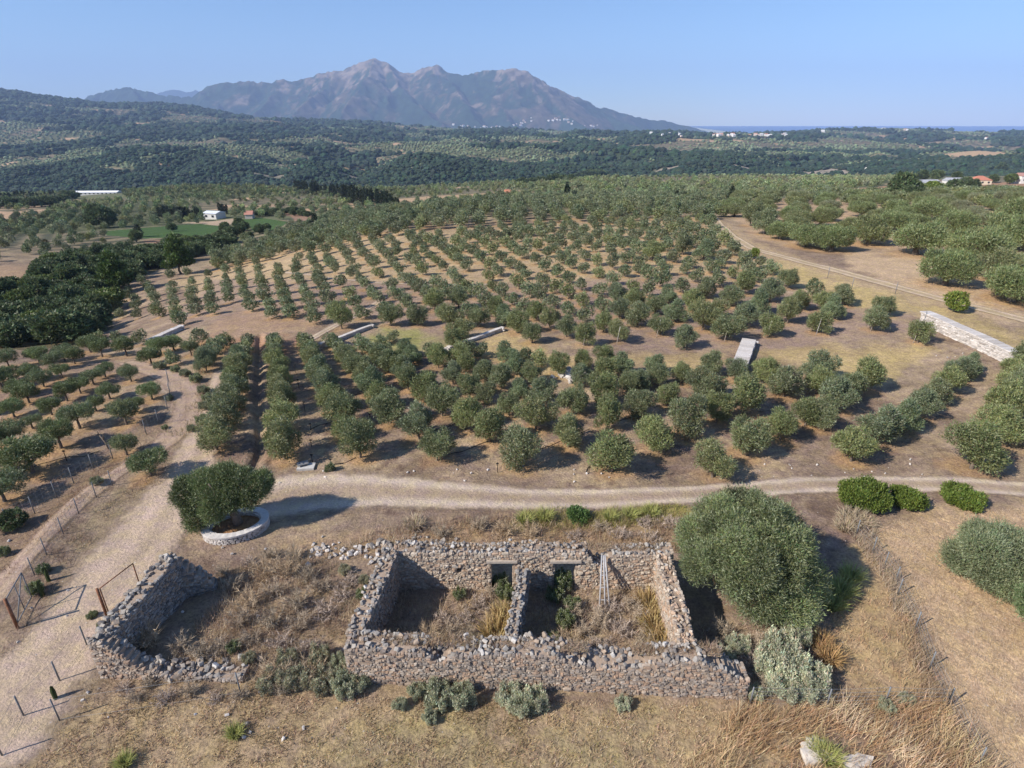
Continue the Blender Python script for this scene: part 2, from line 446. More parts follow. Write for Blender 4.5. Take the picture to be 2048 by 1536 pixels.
UP += crop("410,1165 390,1070 345,980 310,890 275,810 240,740 230,660 230,590 590,1055 550,970 510,880 475,800 440,720 400,600 380,540 680,795 770,905 830,1005 900,1115 930,815 880,755 1000,905 1060,965", 550, 420, 5.12)
UP += crop("1190,1185 1190,825 1230,905 1310,975 1370,1055 1460,1185 1410,805 1480,865 1550,945 1640,1035 1710,1125 1800,1205 1900,1315 1650,785 1720,855 1800,915 1880,1005 1980,1110 1870,785", 550, 420, 5.12)
UP += crop("260,620 250,520 620,655 580,595 540,525 520,455 830,655 780,585 740,515 700,445 660,405 1060,695 1020,605 980,555 910,505 850,435 830,385 1280,675 1210,595 1160,525 1110,465 1070,415 1020,375", 550, 420, 5.12)
UP += crop("1510,670 1460,595 1370,545 1240,415 1180,355 1820,685 1720,625 1650,565 1590,515 1530,455 1460,385 1390,345 1880,545 1790,505 1730,445 1650,405 1570,355", 550, 420, 5.12)
UP += crop("60,510 100,560 170,630 60,680 80,790 70,390 200,340 150,430 240,480 310,545 410,600 490,680 120,280 330,270 400,310 360,390 290,340 440,460 520,530 620,600 720,660 490,340 570,380 650,440 750,500 870,560 980,630 560,300 640,290 730,260 820,270 700,330 800,370 900,420 930,230 930,310 1030,260 1020,360 1130,400 1150,300 1160,210 1270,250 1260,340 1370,260 1390,390 1500,220 1500,430 1510,320 1380,520 1130,550 1250,600 1370,650 1500,570 1620,270 1630,370 1640,490 1660,610 1740,210 1750,280 1760,410", 900, 420, 5.12)
UP += crop("430,830 690,810 950,790 1080,850 1210,760 1340,830 1520,690 1530,890 1660,770 1700,950 170,850 90,890 270,910 520,910 640,980 810,900 760,1060 910,950 1050,1010 1200,910 1350,980 1550,1040 360,1020 470,1090 90,1020 200,1130 290,1200 100,1320 570,1180 690,1260 840,1360 880,1120 1020,1220 1190,1300 1380,1390 1210,1080 1380,1160 1570,1250 1720,1350 1730,1110", 900, 420, 5.12)
UP += crop("90,340 60,230 120,450 20,550 150,590 250,370 280,510 200,240 310,220 360,310 350,600 420,420 470,260 480,540 520,120 540,340 570,220 590,460 640,290 650,600 700,390 730,240 830,330 850,180 800,510 900,440 920,280 1010,370 1100,470 1000,550 1210,610 1480,660 870,650 730,740 940,790 1210,860 1350,740 1660,800 230,720 380,790 80,850 240,890 570,850 820,910 1070,990 1480,940 1920,890 100,1010 300,1070 440,960 680,1020 920,1110 1340,1070 1780,1020 2030,1050 120,1190 350,1280 510,1140 600,1410 790,1230 1030,1330 1220,1190 1480,1290 1660,1160 1970,1260", 1250, 420, 5.12)
UP += crop("380,1050 290,1180 750,1150 660,1285 1075,1395", 1600, 380, 4.571)
OLDM = P("1662,502,92 1609,493,84 1735,488,92 1830,509,116 1889,570,118 1945,528,128 2022,602,136 2028,500,120 1985,560,60 1780,463,80 1700,470,70 1905,470,90 1560,478,64 1530,468,54 1500,452,46 1850,440,80 1640,452,70 2040,455,100")

WOODS = [(-60, 700), (-60, 615), (20, 592), (70, 550), (125, 535), (200, 508), (270, 508), (330, 500), (405, 478), (440, 458), (495, 446), (512, 468), (460, 492), (400, 512), (330, 535), (255, 565), (212, 605), (228, 655), (160, 692), (60, 700)]
OLD = [(1470, 437), (1500, 470), (1560, 492), (1650, 500), (1700, 495), (1810, 505), (1860, 560), (1960, 595), (2060, 615), (2250, 640), (2300, 380), (1750, 388), (1450, 399), (1450, 430)]
CLEAR = [(1690, 500), (1730, 492), (1830, 512), (1860, 575), (1700, 535)]
BAND = [(420, 525), (470, 505), (560, 478), (640, 445), (700, 425), (900, 405), (1440, 398), (1440, 438), (1250, 450), (1000, 460), (850, 460), (760, 478), (660, 500), (560, 518), (470, 540), (430, 545)]
NEARALL = [(-80, 700), (230, 655), (215, 605), (420, 545), (560, 520), (760, 468), (1000, 455), (1250, 446), (1420, 438), (1480, 470), (1560, 500), (1900, 590), (2300, 690), (2400, 1600), (-300, 1600), (-300, 700)]
GREEN1 = [(205, 462), (260, 457), (330, 452), (400, 448), (440, 452), (468, 461), (430, 468), (370, 474), (290, 476), (215, 471)]
GREEN2 = [(470, 446), (485, 438), (520, 435), (578, 444), (560, 455), (540, 462), (500, 463)]
BROWN = [(285, 480), (370, 476), (440, 470), (480, 465), (470, 478), (440, 486), (370, 492), (300, 492)]
BROWN2 = [(580, 432), (520, 428), (600, 425), (650, 432), (640, 440), (590, 442)]
YARD = [(350, 446), (430, 442), (470, 436), (480, 444), (440, 452), (400, 447)]
TANL = [(-60, 590), (-60, 535), (60, 528), (150, 518), (200, 505), (140, 535), (70, 560), (0, 600)]
TAN2 = [(250, 498), (340, 492), (400, 500), (380, 520), (300, 515)]
SOILR = [(1690, 378), (1780, 372), (1800, 380), (1700, 392)]
SOILR2 = [(1900, 372), (2030, 362), (2060, 372), (1960, 386), (1920, 386)]

def landcell(X, Y, S, seed):
    """nearest jittered cell: id value and offset"""
    gx = np.floor(X / S).astype(np.int64); gy = np.floor(Y / S).astype(np.int64)
    best = np.full(X.shape, 1e18); idv = np.zeros(X.shape)
    for dx in (-1, 0, 1):
        for dy in (-1, 0, 1):
            cx = gx + dx; cy = gy + dy
            px = (cx + _hash(cx, cy, seed)) * S; py = (cy + _hash(cx, cy, seed + 1)) * S
            d_ = (X - px) ** 2 + (Y - py) ** 2
            m = d_ < best
            best[m] = d_[m]; idv[m] = _hash(cx, cy, seed + 2)[m]
    return idv

def maquis(X, Y, u, v):
    """0..1 how far the wild evergreen scrub covers a place"""
    n = fbm(X / 260, Y / 200, 51, 4)
    g = ss(760, 860, Y) * (1 - ss(1210, 1330, Y))
    g = g * ss(-.35, -.1, n + .25 * (u < 1500))
    p = ss(.06, .13, n) * ss(1250, 1400, Y) * .95
    hill = ss(2300, 2900, Y) * (1 - ss(650, 900, u)) * ss(-.2, .0, n)
    sk = ss(3300, 3700, Y) * (1 - ss(420, 560, u))
    return np.maximum(np.maximum(g, p), np.maximum(hill, sk))

def cover(X, Y, Z):
    u, v, f = project(X, Y, Z)
    n1 = fbm(X / 6, Y / 6, 31, 4); n2 = fbm(X / 2.2, Y / 2.2, 33, 3); n3 = fbm(X / 20, Y / 20, 35, 3)
    C = np.empty(X.shape + (4,)); C[..., 3] = .6
    soil = np.array([.272, .203, .152]); tan = np.array([.365, .278, .192]); dark = np.array([.175, .120, .094])
    t = ss(-.25, .35, n1 + .5 * n2)[..., None]
    C[..., :3] = soil * (1 - t) + tan * t
    n4 = fbm(X / .55, Y / .55, 37, 3); k = np.clip(ss(.05, .5, -n1 + .6 * n2 + .5 * n4) * .5 + .35 * ss(.1, .5, n4) * (Y < 60), 0, 1)[..., None]
    C[..., :3] = C[..., :3] * (1 - k) + dark * k
    sc_ = F / np.maximum(f, 12); pu = u + sc_ * (1.3 * fbm(X / 2.4, Y / 2.4, 41, 4) + .9 * n1); pv = v + sc_ * (.8 * fbm(X / 2.4 + 7, Y / 2.4, 42, 4) + .4 * n2)
    st = fbm((X * .95 + Y * .31) / 7, (-X * .31 + Y * .95) / .38, 57, 3) * (Y < 140) * (Y > 33) + .8 * fbm((X * .6 + Y * .8) / 5, (X * .8 - Y * .6) / .22, 58, 3) * (X > 14) * (Y < 33)
    C[..., :3] *= (1 + .22 * st)[..., None]
    def paint(poly, c, a=1.0, alpha=None, pat=None):
        acc = 0
        for j, (du, dv) in enumerate([(0, 0), (.5, .15), (-.5, .15), (.25, -.2), (-.25, -.2), (0, .35), (.1, -.45)]):
            acc = acc + inpoly(pu + du * sc_, pv + dv * sc_, poly)
        w = acc / 7. * a
        if pat is not None: w = w * pat
        C[..., :3] = C[..., :3] * (1 - w[..., None]) + np.array(c) * w[..., None]
        if alpha is not None: C[..., 3] = np.where(w > .3, alpha, C[..., 3])
    g2 = ss(-.3, .3, n2)
    # upper orchard: straw between the trees, pinker earth below the path
    paint([(420, 640), (350, 560), (500, 520), (760, 465), (1430, 430), (1500, 480), (1700, 550), (1900, 600), (1900, 650), (1500, 545), (1200, 560), (950, 575), (700, 560)], (.44, .33, .20), .75)
    paint([(350, 640), (420, 560), (700, 562), (1000, 575), (1400, 555), (1830, 620), (1860, 660), (1500, 700), (1200, 690), (1000, 640), (860, 665), (700, 625), (560, 650)], (.31, .225, .18), .75)
    paint([(480, 700), (430, 680), (420, 640), (600, 610), (650, 640), (560, 670)], (.36, .245, .165), .8)
    paint([(385, 700), (400, 672), (520, 672), (640, 680), (560, 700)], (.36, .20, .125), .7)
    # grassy swale
    paint([(730, 700), (740, 665), (820, 655), (900, 668), (960, 685), (880, 712), (780, 712)], (.27, .27, .10), .85, pat=.5 + .5 * g2)
    paint([(950, 705), (1010, 660), (1090, 690), (1180, 720), (1300, 735), (1450, 760), (1440, 700), (1480, 690), (1540, 720), (1700, 760), (1900, 700), (1830, 690), (1600, 690), (1200, 715), (1100, 760), (980, 720)], (.45, .34, .17), .75)
    paint([(1640, 740), (1740, 705), (1870, 700), (1800, 760), (1700, 770)], (.47, .36, .18), .8)
    paint([(1560, 520), (1700, 560), (1850, 610), (2060, 660), (2060, 720), (1840, 640), (1700, 600), (1540, 540)], (.44, .34, .17), .8, pat=.6 + .4 * g2)
    paint([(1500, 520), (1640, 550), (1820, 610), (1800, 640), (1600, 580)], (.46, .36, .17), .5)
    paint(OLD, (.44, .315, .205), .8)
    paint([(1690, 500), (1830, 512), (2060, 640), (1990, 640), (1700, 540)], (.50, .37, .245), .9)
    # foreground
    paint([(-300, 1600), (-300, 1480), (150, 1380), (480, 1370), (760, 1400), (1500, 1410), (1650, 1420), (1500, 1600)], (.40, .30, .18), .8)
    paint([(600, 1550), (820, 1420), (1100, 1440), (1300, 1410), (1350, 1500), (1200, 1600)], (.33, .28, .15), .45, pat=g2)
    paint([(520, 1110), (700, 1060), (1380, 1020), (1380, 1100), (820, 1090), (620, 1140)], (.37, .26, .165), .8)
    paint([(1010, 1060), (1080, 1025), (1380, 1015), (1370, 1050), (1180, 1060)], (.36, .33, .10), .7, pat=g2)
    paint([(1730, 1045), (1820, 1030), (1990, 1010), (2400, 1000), (2400, 1700), (2050, 1600), (1930, 1470), (1870, 1330), (1800, 1200), (1760, 1100)], (.52, .375, .235), .95, alpha=.9)
    paint([(1640, 1200), (1730, 1060), (1790, 1180), (1850, 1330), (1880, 1420), (1650, 1400), (1640, 1290)], (.44, .32, .18), .8)
    paint([(210, 1380), (380, 1170), (560, 1110), (1400, 1120), (1480, 1380), (700, 1400)], (.32, .24, .165), .7)
    # left of the road
    paint([(130, 1180), (330, 1000), (330, 960), (250, 970), (150, 1060), (60, 1200), (80, 1230)], (.255, .205, .13), .7, pat=.5 + .5 * g2)
    paint([(-100, 1260), (150, 1010), (260, 930), (330, 850), (300, 830), (200, 920), (60, 1030), (-100, 1130)], (.24, .17, .115), .7)
    paint([(330, 980), (420, 980), (410, 1040), (360, 1060)], (.42, .27, .14), .6)
    # pale eroded bank of the bend
    paint([(295, 742), (350, 748), (388, 775), (398, 810), (385, 850), (350, 880), (335, 850), (350, 810), (345, 780), (300, 756)], (.50, .40, .31), .85, alpha=1)
    paint([(-60, 735), (120, 712), (250, 720), (300, 742), (300, 760), (200, 790), (60, 830), (0, 860), (-60, 880)], (.295, .205, .155), .6)
    paint(TANL, (.36, .25, .165), .9); paint(TAN2, (.38, .26, .17), .8)
    # far country
    far = ss(130, 200, Y)
    idn = landcell(X, Y, 85, 61); idf = landcell(X, Y, 190, 64)
    ids = np.where(Y < 900, idn, idf)
    sparse = (ids > .58) & (ids < .93); bare = ids >= .93
    rows = .5 + .5 * np.sin((X * np.cos(ids * 40) + Y * np.sin(ids * 40)) * .7 * np.where(Y < 900, 1, .3))
    gcol = np.array([.135, .145, .082]); scol = np.array([.34, .235, .155]); bcol = np.array([.40, .285, .18])
    fc = np.where(sparse[..., None], gcol * .5 + scol * .5 * rows[..., None] + .02, gcol)
    fc = np.where(bare[..., None], bcol, fc)
    fc = fc * (1 - .22 * ss(1200, 2500, Y) * (~bare))[..., None]
    mq = maquis(X, Y, u, v)[..., None]
    fc = fc * (1 - mq) + np.array([.040, .058, .028]) * mq
    pat = ss(.40, .5, fbm(X / 45, Y / 45, 71, 3))[..., None]
    fc = fc * (1 - pat) + np.array([.42, .29, .19]) * pat
    soft = (far * (1 - inpoly(u, v, OLD) * (Y < 260)))[..., None]
    C[..., :3] = C[..., :3] * (1 - soft) + fc * soft
    C[..., 3] = C[..., 3] * (1 - ss(60, 120, Y))
    for poly, c in [(GREEN1, (.058, .110, .034)), (GREEN2, (.060, .112, .034)), (BROWN, (.27, .17, .115)), (BROWN2, (.29, .185, .13)), (YARD, (.42, .32, .23)), (SOILR, (.36, .22, .14)), (SOILR2, (.34, .21, .14))]:
        w = inpoly(u + n3 * 3, v + n3 * 1.5, poly)[..., None] * .95
        C[..., :3] = C[..., :3] * (1 - w) + np.array(c) * w
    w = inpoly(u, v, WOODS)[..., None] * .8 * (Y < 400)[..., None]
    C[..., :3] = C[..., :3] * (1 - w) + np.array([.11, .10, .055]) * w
    # cliffs
    cl = (ss(.30, .42, fbm(X / 60, Y / 30, 77, 4)) * ss(1090, 1130, Y) * (1 - ss(1190, 1230, Y)) * ss(300, 600, u))[..., None] * .7
    C[..., :3] = C[..., :3] * (1 - cl) + np.array([.42, .35, .30]) * cl
    return C

# ------------------------------------------------------------------ olive positions
OL = []     # x, y, z, width, kind
def put(u, v, w=None, wm=None, kind='young'):
    x, y, z = ground(u, v)
    f = project(x, y, z)[2]
    OL.append([x, y, z, (w * f / F) if w else wm, kind, u, v])
for u, v, w in NEAR: put(u, v, w, kind='young')
for u, v, w in LEFT: put(u, v, w, kind='standard')
R0 = rng(5)
_seen = []
for u, v in UP:
    if any(abs(u - a) < 9 and abs(v - b) < 6 for a, b in _seen): continue
    _seen.append((u, v)); wm = (2.2 + .5 * R0.random()) * (1 + .18 * float(ss(1150, 1500, u)))
    if u < 760: wm *= .92
    if v < 520: wm *= 1.2
    put(u, v, wm=wm, kind='young')
put(684, 658, 54, kind='young')
put(769, 634, 37, kind='young')
for u, v, w in OLDM: put(u, v, w, kind='old' if w > 62 else 'young')
def taken(x, y, r):
    return any((o[0] - x) ** 2 + (o[1] - y) ** 2 < (r + .42 * o[3]) ** 2 for o in OL)
for (pg, sp_, wv) in (([(720, 692), (960, 700), (1120, 742), (1150, 770), (1100, 800), (850, 800), (740, 742)], 2.7, (2.1, .5)), ([(560, 560), (640, 500), (770, 470), (1000, 452), (1250, 446), (1400, 446), (1450, 500), (1520, 545), (1540, 600), (1300, 640), (1000, 640), (800, 640), (620, 620)], 3.45, (2.0, .5))):
    for k_ in range(9000):
        u = R0.uniform(min(p[0] for p in pg), max(p[0] for p in pg)); v = R0.uniform(min(p[1] for p in pg), max(p[1] for p in pg))
        if not inpoly(np.array([u]), np.array([v]), pg)[0]: continue
        hz_ = (24.07 + math.degrees(math.atan((v - 768) / F))) ; y_ = 22 / math.tan(math.radians(hz_)); x_ = (u - 1024) / F * (y_ * cp + CAMH * sp)
        if any((o[0] - x_) ** 2 + (o[1] - y_) ** 2 < sp_ ** 2 for o in OL): continue
        z_ = float(h(x_, y_)); uu, vv, ff = project(x_, y_, z_); OL.append([x_, y_, z_, wv[0] + wv[1] * R0.random(), 'young', float(uu), float(vv)])
# fill the old grove and the dense band behind
for yy in np.arange(75, 300, 9.6):
    for xx in np.arange(20, 330, 8.6):
        x = xx + R0.normal(0, .7) + (yy * .45 % 8.6); y = yy + R0.normal(0, .7); z = float(h(x, y))
        u, v, f = project(x, y, z)
        if inpoly(np.array([u]), np.array([v]), OLD)[0] and not inpoly(np.array([u]), np.array([v]), CLEAR)[0] and not taken(x, y, 2.6):
            OL.append([x, y, z, 5.2 + 2.0 * R0.random(), 'old', float(u), float(v)])
for yy in np.arange(95, 240, 4.6):
    for xx in np.arange(-150, 90, 4.6):
        x = xx + R0.normal(0, .55); y = yy + R0.normal(0, .55) + .1 * x; z = float(h(x, y))
        u, v, f = project(x, y, z)
        if inpoly(np.array([u]), np.array([v]), BAND)[0] and not taken(x, y, 1.3):
            OL.append([x, y, z, 3.4 + .9 * R0.random(), 'mid', float(u), float(v)])
for o in OL: o.append(project(o[0], o[1], o[2])[2])

# ------------------------------------------------------------------ the ground, one sheet to the horizon
ys = [-14.0]
while ys[-1] < 9000:
    y = ys[-1]
    ys.append(y + max(.13, .0052 * (y + 4)) if y > 8 else y + .8)
YR = np.array(ys); AR = np.concatenate([np.linspace(-1.9, -1.08, 20)[:-1], np.linspace(-1.08, 1.08, 1000), np.linspace(1.08, 1.9, 20)[1:]])
GX = AR[None, :] * (YR[:, None] + 18); GY = np.repeat(YR[:, None], len(AR), 1)
GZ = h(GX, GY)
GC = cover(GX, GY, GZ)
# fallen leaves and dead grass left uncut round the trunks
Rr = rng(77)
for o in OL:
    if o[1] > 150: continue
    r = o[3] * .62
    i0, i1 = np.searchsorted(YR, [o[1] - r, o[1] + r]); 
    if i1 <= i0: continue
    j0, j1 = np.searchsorted(AR, [(o[0] - r) / (o[1] + 18), (o[0] + r) / (o[1] + 18)])
    sx, sy = GX[i0:i1, j0:j1], GY[i0:i1, j0:j1]
    dd = np.hypot(sx - o[0], sy - o[1]) / r + .35 * fbm(sx / .9, sy / .9, 90, 2)
    w = ((1 - ss(.45, 1., dd)) * (.35 + .4 * Rr.random()))[..., None]
    GC[i0:i1, j0:j1, :3] = GC[i0:i1, j0:j1, :3] * (1 - w) + np.array([.42, .265, .135]) * w
nr, nc = GX.shape
idx = np.arange(nr * nc).reshape(nr, nc)
quads = np.stack([idx[:-1, :-1], idx[:-1, 1:], idx[1:, 1:], idx[1:, :-1]], -1).reshape(-1, 4)
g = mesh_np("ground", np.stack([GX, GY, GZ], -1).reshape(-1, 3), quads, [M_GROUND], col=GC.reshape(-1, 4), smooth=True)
tag(g, "dry sloping orchard ground running out into the valley and hills", "ground", kind='structure')
del GX, GY, GZ, GC, quads, idx

# sea
S = 16600
sea = mesh_np("sea", np.array([(2100, 4500, -112), (S, 4500, -112), (S, S, -112), (4400, S, -112)]), np.array([[0, 1, 2, 3]]), [mat("sea_water", .6, .05, .001, col=(.10, .17, .30), spec=.3)])
tag(sea, "strip of blue sea on the horizon", "sea", kind='structure')

# ------------------------------------------------------------------ mountains
def ridge_mesh(name, ridges, x0, x1, y0, y1, nx, ny, zb, slope, label, seed, rocky=True):
    X, Y = np.meshgrid(np.linspace(x0, x1, nx), np.linspace(y0, y1, ny))
    wx = X + 150 * fbm(X / 700, Y / 700, seed, 3); wy = Y + 150 * fbm(X / 700 + 5, Y / 700, seed + 1, 3)
    Z = np.full(X.shape, -1e9)
    for pts in ridges:
        W = [((u - 1024) / F * (yy * cp + (CAMH - z_at(yy, v)) * sp), yy, float(z_at(yy, v))) for u, v, yy in pts]
        for a, b in zip(W[:-1], W[1:]):
            L = math.hypot(b[0] - a[0], b[1] - a[1])
            qx, qy = (X, Y)
            t = np.clip(((qx - a[0]) * (b[0] - a[0]) + (qy - a[1]) * (b[1] - a[1])) / L ** 2, 0, 1)
            dd = np.hypot(qx - a[0] - t * (b[0] - a[0]), qy - a[1] - t * (b[1] - a[1]))
            zz = a[2] + t * (b[2] - a[2]) - slope * dd * (1 - .12 * np.tanh(dd / 900))
            Z = np.maximum(Z, zz)
    amp = np.clip((Z - zb) / 500, .15, 1)
    rr = 1 - np.abs(fbm(wx / 330, wy / 520, seed + 3, 5, .55))
    r2 = 1 - np.abs(fbm(wx / 150, wy / 260, seed + 6, 5, .55))
    Z = Z + amp * (125 * (rr - .84) + 16 * (r2 - .84) + 6 * fbm(X / 45, Y / 45, seed + 8, 4))
    Z = np.maximum(Z, zb + 8 * fbm(X / 200, Y / 200, seed + 5, 3))
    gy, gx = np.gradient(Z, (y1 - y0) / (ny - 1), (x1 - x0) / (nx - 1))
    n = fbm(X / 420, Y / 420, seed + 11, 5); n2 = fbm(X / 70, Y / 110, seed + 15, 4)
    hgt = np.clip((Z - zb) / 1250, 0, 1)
    face = ss(-.15, .35, -gx * .9 + gy * .5); rock_lit = ss(-.1, .3, n * .7 + .35 * n2 + .5 * (rr - .8) + .8 * (hgt - .45) + .45 * (face - .5)) * rocky * ss(-4600, -3000, X)  # rock cover, with light and shaded mountain sides painted in by slope direction
    green = np.array([.022, .040, .022]); scrub = np.array([.110, .085, .055]); pale = np.array([.26, .20, .15])  # green darkened so the colour itself deepens the shaded faces
    C = green + (scrub - green) * rock_lit[..., None]
    k = (ss(.0, .35, n2 + 1.6 * (hgt - .5)) * rock_lit)[..., None] * .8
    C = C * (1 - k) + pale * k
    C = C * (1 + .22 * fbm(X / 38, Y / 60, seed + 21, 4))[..., None]
    idx = np.arange(nx * ny).reshape(ny, nx)
    q = np.stack([idx[:-1, :-1], idx[:-1, 1:], idx[1:, 1:], idx[1:, :-1]], -1).reshape(-1, 4)
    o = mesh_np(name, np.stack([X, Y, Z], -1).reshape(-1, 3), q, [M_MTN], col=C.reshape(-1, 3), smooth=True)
    tag(o, label, "mountain", kind='structure')
    return o
Yp = 9000
sk = [(-60, 250), (100, 222), (172, 197), (215, 181), (260, 176), (300, 183), (340, 192), (385, 190), (420, 168), (450, 163), (480, 163), (520, 167), (560, 162), (600, 157), (625, 145), (655, 135), (692, 130), (705, 132), (725, 125), (748, 118), (775, 124), (800, 142), (822, 149), (845, 138), (875, 129), (900, 141), (935, 150), (965, 144), (1000, 140), (1030, 139), (1055, 145), (1080, 158), (1120, 177), (1160, 198), (1200, 216), (1240, 222), (1290, 238), (1340, 243), (1390, 256), (1440, 270), (1500, 285)]
RG = [[(u, v, Yp - 300 + 500 * math.sin(u / 97.) * .5) for u, v in sk]]
RG += [[(748, 118, 8850), (735, 150, 8300), (700, 200, 7600), (670, 248, 6900)],
       [(775, 124, 8850), (800, 175, 8200), (850, 215, 7500), (900, 262, 6800)],
       [(875, 129, 8900), (905, 165, 8300), (930, 205, 7700), (975, 262, 6900)],
       [(1000, 140, 8900), (985, 180, 8300), (1010, 225, 7500), (1030, 262, 6900)],
       [(1050, 144, 8900), (1090, 195, 8200), (1140, 235, 7500), (1200, 264, 6900)],
       [(1160, 198, 8900), (1230, 238, 8200), (1300, 262, 7500)],
       [(692, 130, 8900), (640, 180, 8200), (590, 225, 7400), (560, 256, 6800)],
       [(600, 157, 8900), (545, 190, 8200), (500, 235, 7400)],
       [(480, 163, 8900), (440, 200, 8200), (430, 232, 7400)],
       [(260, 176, 8900), (290, 205, 8000), (330, 232, 7300)],
       [(200, 187, 8900), (150, 215, 8000)]]
ridge_mesh("mountain", RG, -8600, 4300, 5900, 10400, 760, 300, -240, .62, "high bare mountain with several peaks rising behind the olive hills", 201)
ridge_mesh("mountain", [[(250, 200, 15000), (300, 192, 15000), (320, 185, 15000), (345, 179, 15000), (375, 184, 15000), (390, 180, 15000), (420, 190, 15000), (500, 210, 15000)]],
           -11500, -6500, 14000, 16500, 160, 40, -240, .5, "faint distant mountain top between the green hill and the high peak", 301)

# ------------------------------------------------------------------ haze
hb = MB(); hb.box((2500, 3500, 525), (29000, 27400, 1560), 0)
me = bpy.data.meshes.new("haze"); me.from_pydata(hb.V, [], hb.F); me.update()
hz = bpy.data.objects.new("haze", me); COL.objects.link(hz)
tag(hz, "thin blue summer haze lying over the valley", "haze", kind='stuff')
mh = bpy.data.materials.new("haze"); mh.use_nodes = True; nt = mh.node_tree
nt.nodes.remove(nt.nodes["Principled BSDF"])
pv = nt.nodes.new("ShaderNodeVolumePrincipled"); pv.inputs["Color"].default_value = (.48, .645, 1.0, 1)
pv.inputs["Density"].default_value = 7.8e-5; pv.inputs["Anisotropy"].default_value = .0
nt.links.new(pv.outputs[0], nt.nodes["Material Output"].inputs["Volume"])
me.materials.append(mh)

# ------------------------------------------------------------------ tracks
def track(name, px, widths, label, ruts=True, col=(.55, .455, .365), mid=(.35, .265, .195), edge=(.40, .29, .21), lift=.03):
    W = np.array([ray(u, v) for u, v in px]); L = np.r_[0, np.cumsum(np.hypot(*(W[1:] - W[:-1]).T))]
    n = max(20, int(L[-1] / .35)); s = np.linspace(0, L[-1], n)
    x = np.interp(s, L, W[:, 0]); y = np.interp(s, L, W[:, 1]); w = np.interp(s, L, widths)
    k = 9; ker = np.ones(k) / k
    for _ in range(2):
        xp = np.pad(x, k // 2, mode='reflect', reflect_type='odd'); yp = np.pad(y, k // 2, mode='reflect', reflect_type='odd')
        x = np.convolve(xp, ker, 'valid'); y = np.convolve(yp, ker, 'valid')
    tx, ty = np.gradient(x), np.gradient(y); q = np.hypot(tx, ty); nx_, ny_ = -ty / q, tx / q
    K = 25; c = np.linspace(-1, 1, K)
    X = x[:, None] + nx_[:, None] * c * w[:, None] / 2; Y = y[:, None] + ny_[:, None] * c * w[:, None] / 2
    ww = np.clip(1 - np.abs(c), 0, 1)
    if ruts: r = np.exp(-((np.abs(c) - .46) / .2) ** 2)
    else: r = np.clip(.15 + .75 * np.exp(-((c + .40) / .17) ** 2) + .8 * np.exp(-((c - .28) / .22) ** 2), 0, 1)
    r = r[None, :] * np.ones((n, 1))
    r = np.clip(r * .9 + .16 * fbm(X / 2.2, Y / 1.1, 88, 3) + (.12 if ruts else 0), 0, 1)
    Z = h(X, Y) + lift + (.02 if ruts else 0) - (.045 if ruts else 0) * r * 0
    C = np.empty(X.shape + (4,))
    C[..., :3] = np.array(mid) * (1 - r[..., None]) + np.array(col) * r[..., None]
    ends = np.minimum(ss(0, 2.5, s), ss(0, 2.5, L[-1] - s))[:, None]
    C[..., 3] = np.clip(ww[None, :] * 1.9, 0, 1) * ends * 1.1 - .08 + .35 * fbm(X / 1.6, Y / 1.6, 86, 3) * (np.abs(c) > .5)
    idx = np.arange(n * K).reshape(n, K)
    qd = np.stack([idx[:-1, :-1], idx[1:, :-1], idx[1:, 1:], idx[:-1, 1:]], -1).reshape(-1, 4)
    o = mesh_np(name, np.stack([X, Y, Z], -1).reshape(-1, 3), qd, [M_TRACK], col=C.reshape(-1, 4), smooth=True)
    tag(o, label, "track", kind='structure'); return o
track("dirt_track", [(470, 1010), (560, 992), (640, 984), (760, 982), (900, 990), (1050, 999), (1200, 998), (1330, 992), (1450, 984), (1560, 975), (1700, 969), (1830, 968), (1950, 973), (2100, 982), (2300, 1000)],
      [7.5, 7.0, 6.4, 5.2, 4.0, 3.3, 3.0, 2.8, 2.7, 2.6, 2.6, 2.6, 2.6, 2.6, 2.6], "pale two-rut dirt track crossing in front of the near olive orchard")
track("dirt_road", [(-160, 1640), (-40, 1480), (60, 1360), (150, 1250), (240, 1140), (320, 1040), (375, 950), (405, 870), (432, 790), (447, 730)],
      [7.2, 6.9, 6.6, 6.4, 6.2, 6.0, 5.0, 3.2, 2.6, 2.0], "wide pale dirt road climbing past the gate and the ring-walled olive", ruts=False, col=(.54, .42, .325), mid=(.43, .335, .255))
track("farm_track", [(1425, 432), (1437, 448), (1462, 472), (1505, 498), (1570, 515), (1650, 535), (1740, 560), (1850, 590), (1950, 615), (2060, 643), (2250, 690)],
      [2.6, 3, 3, 3, 3.1, 3.1, 3.2, 3.2, 3.2, 3.2, 3.2], "two-rut farm track between the young orchard and the old big olives", col=(.56, .45, .33), mid=(.40, .31, .20))
track("bending_track", [(238, 722), (290, 735), (330, 750), (365, 770), (383, 800), (374, 838), (345, 876), (290, 912), (215, 958), (150, 1004), (90, 1070), (20, 1150), (-80, 1270)],
      [2.0, 2.6, 3.2, 3.4, 3.4, 3.2, 2.8, 2.2, 1.8, 1.6, 1.6, 1.7, 1.8], "pale eroded track bending between two fences at the left", ruts=False, col=(.45, .34, .265), mid=(.37, .27, .205))
track("footpath", [(560, 545), (650, 556), (760, 567), (880, 570), (1000, 568)], [1.2, 1.2, 1.1, 1.1, 1.0], "thin pale path across the young orchard slope", ruts=False)
track("footpath", [(600, 690), (650, 662), (700, 636), (745, 612), (778, 588)], [1.6, 1.6, 1.5, 1.5, 1.2], "short pale track slanting up beside the grassy swale", ruts=False)
track("farm_track", [(540, 494), (570, 484), (600, 474), (625, 466)], [4, 4.5, 4, 2.5], "pale cut track on the left edge of the olive hill", ruts=False, col=(.60, .48, .36))

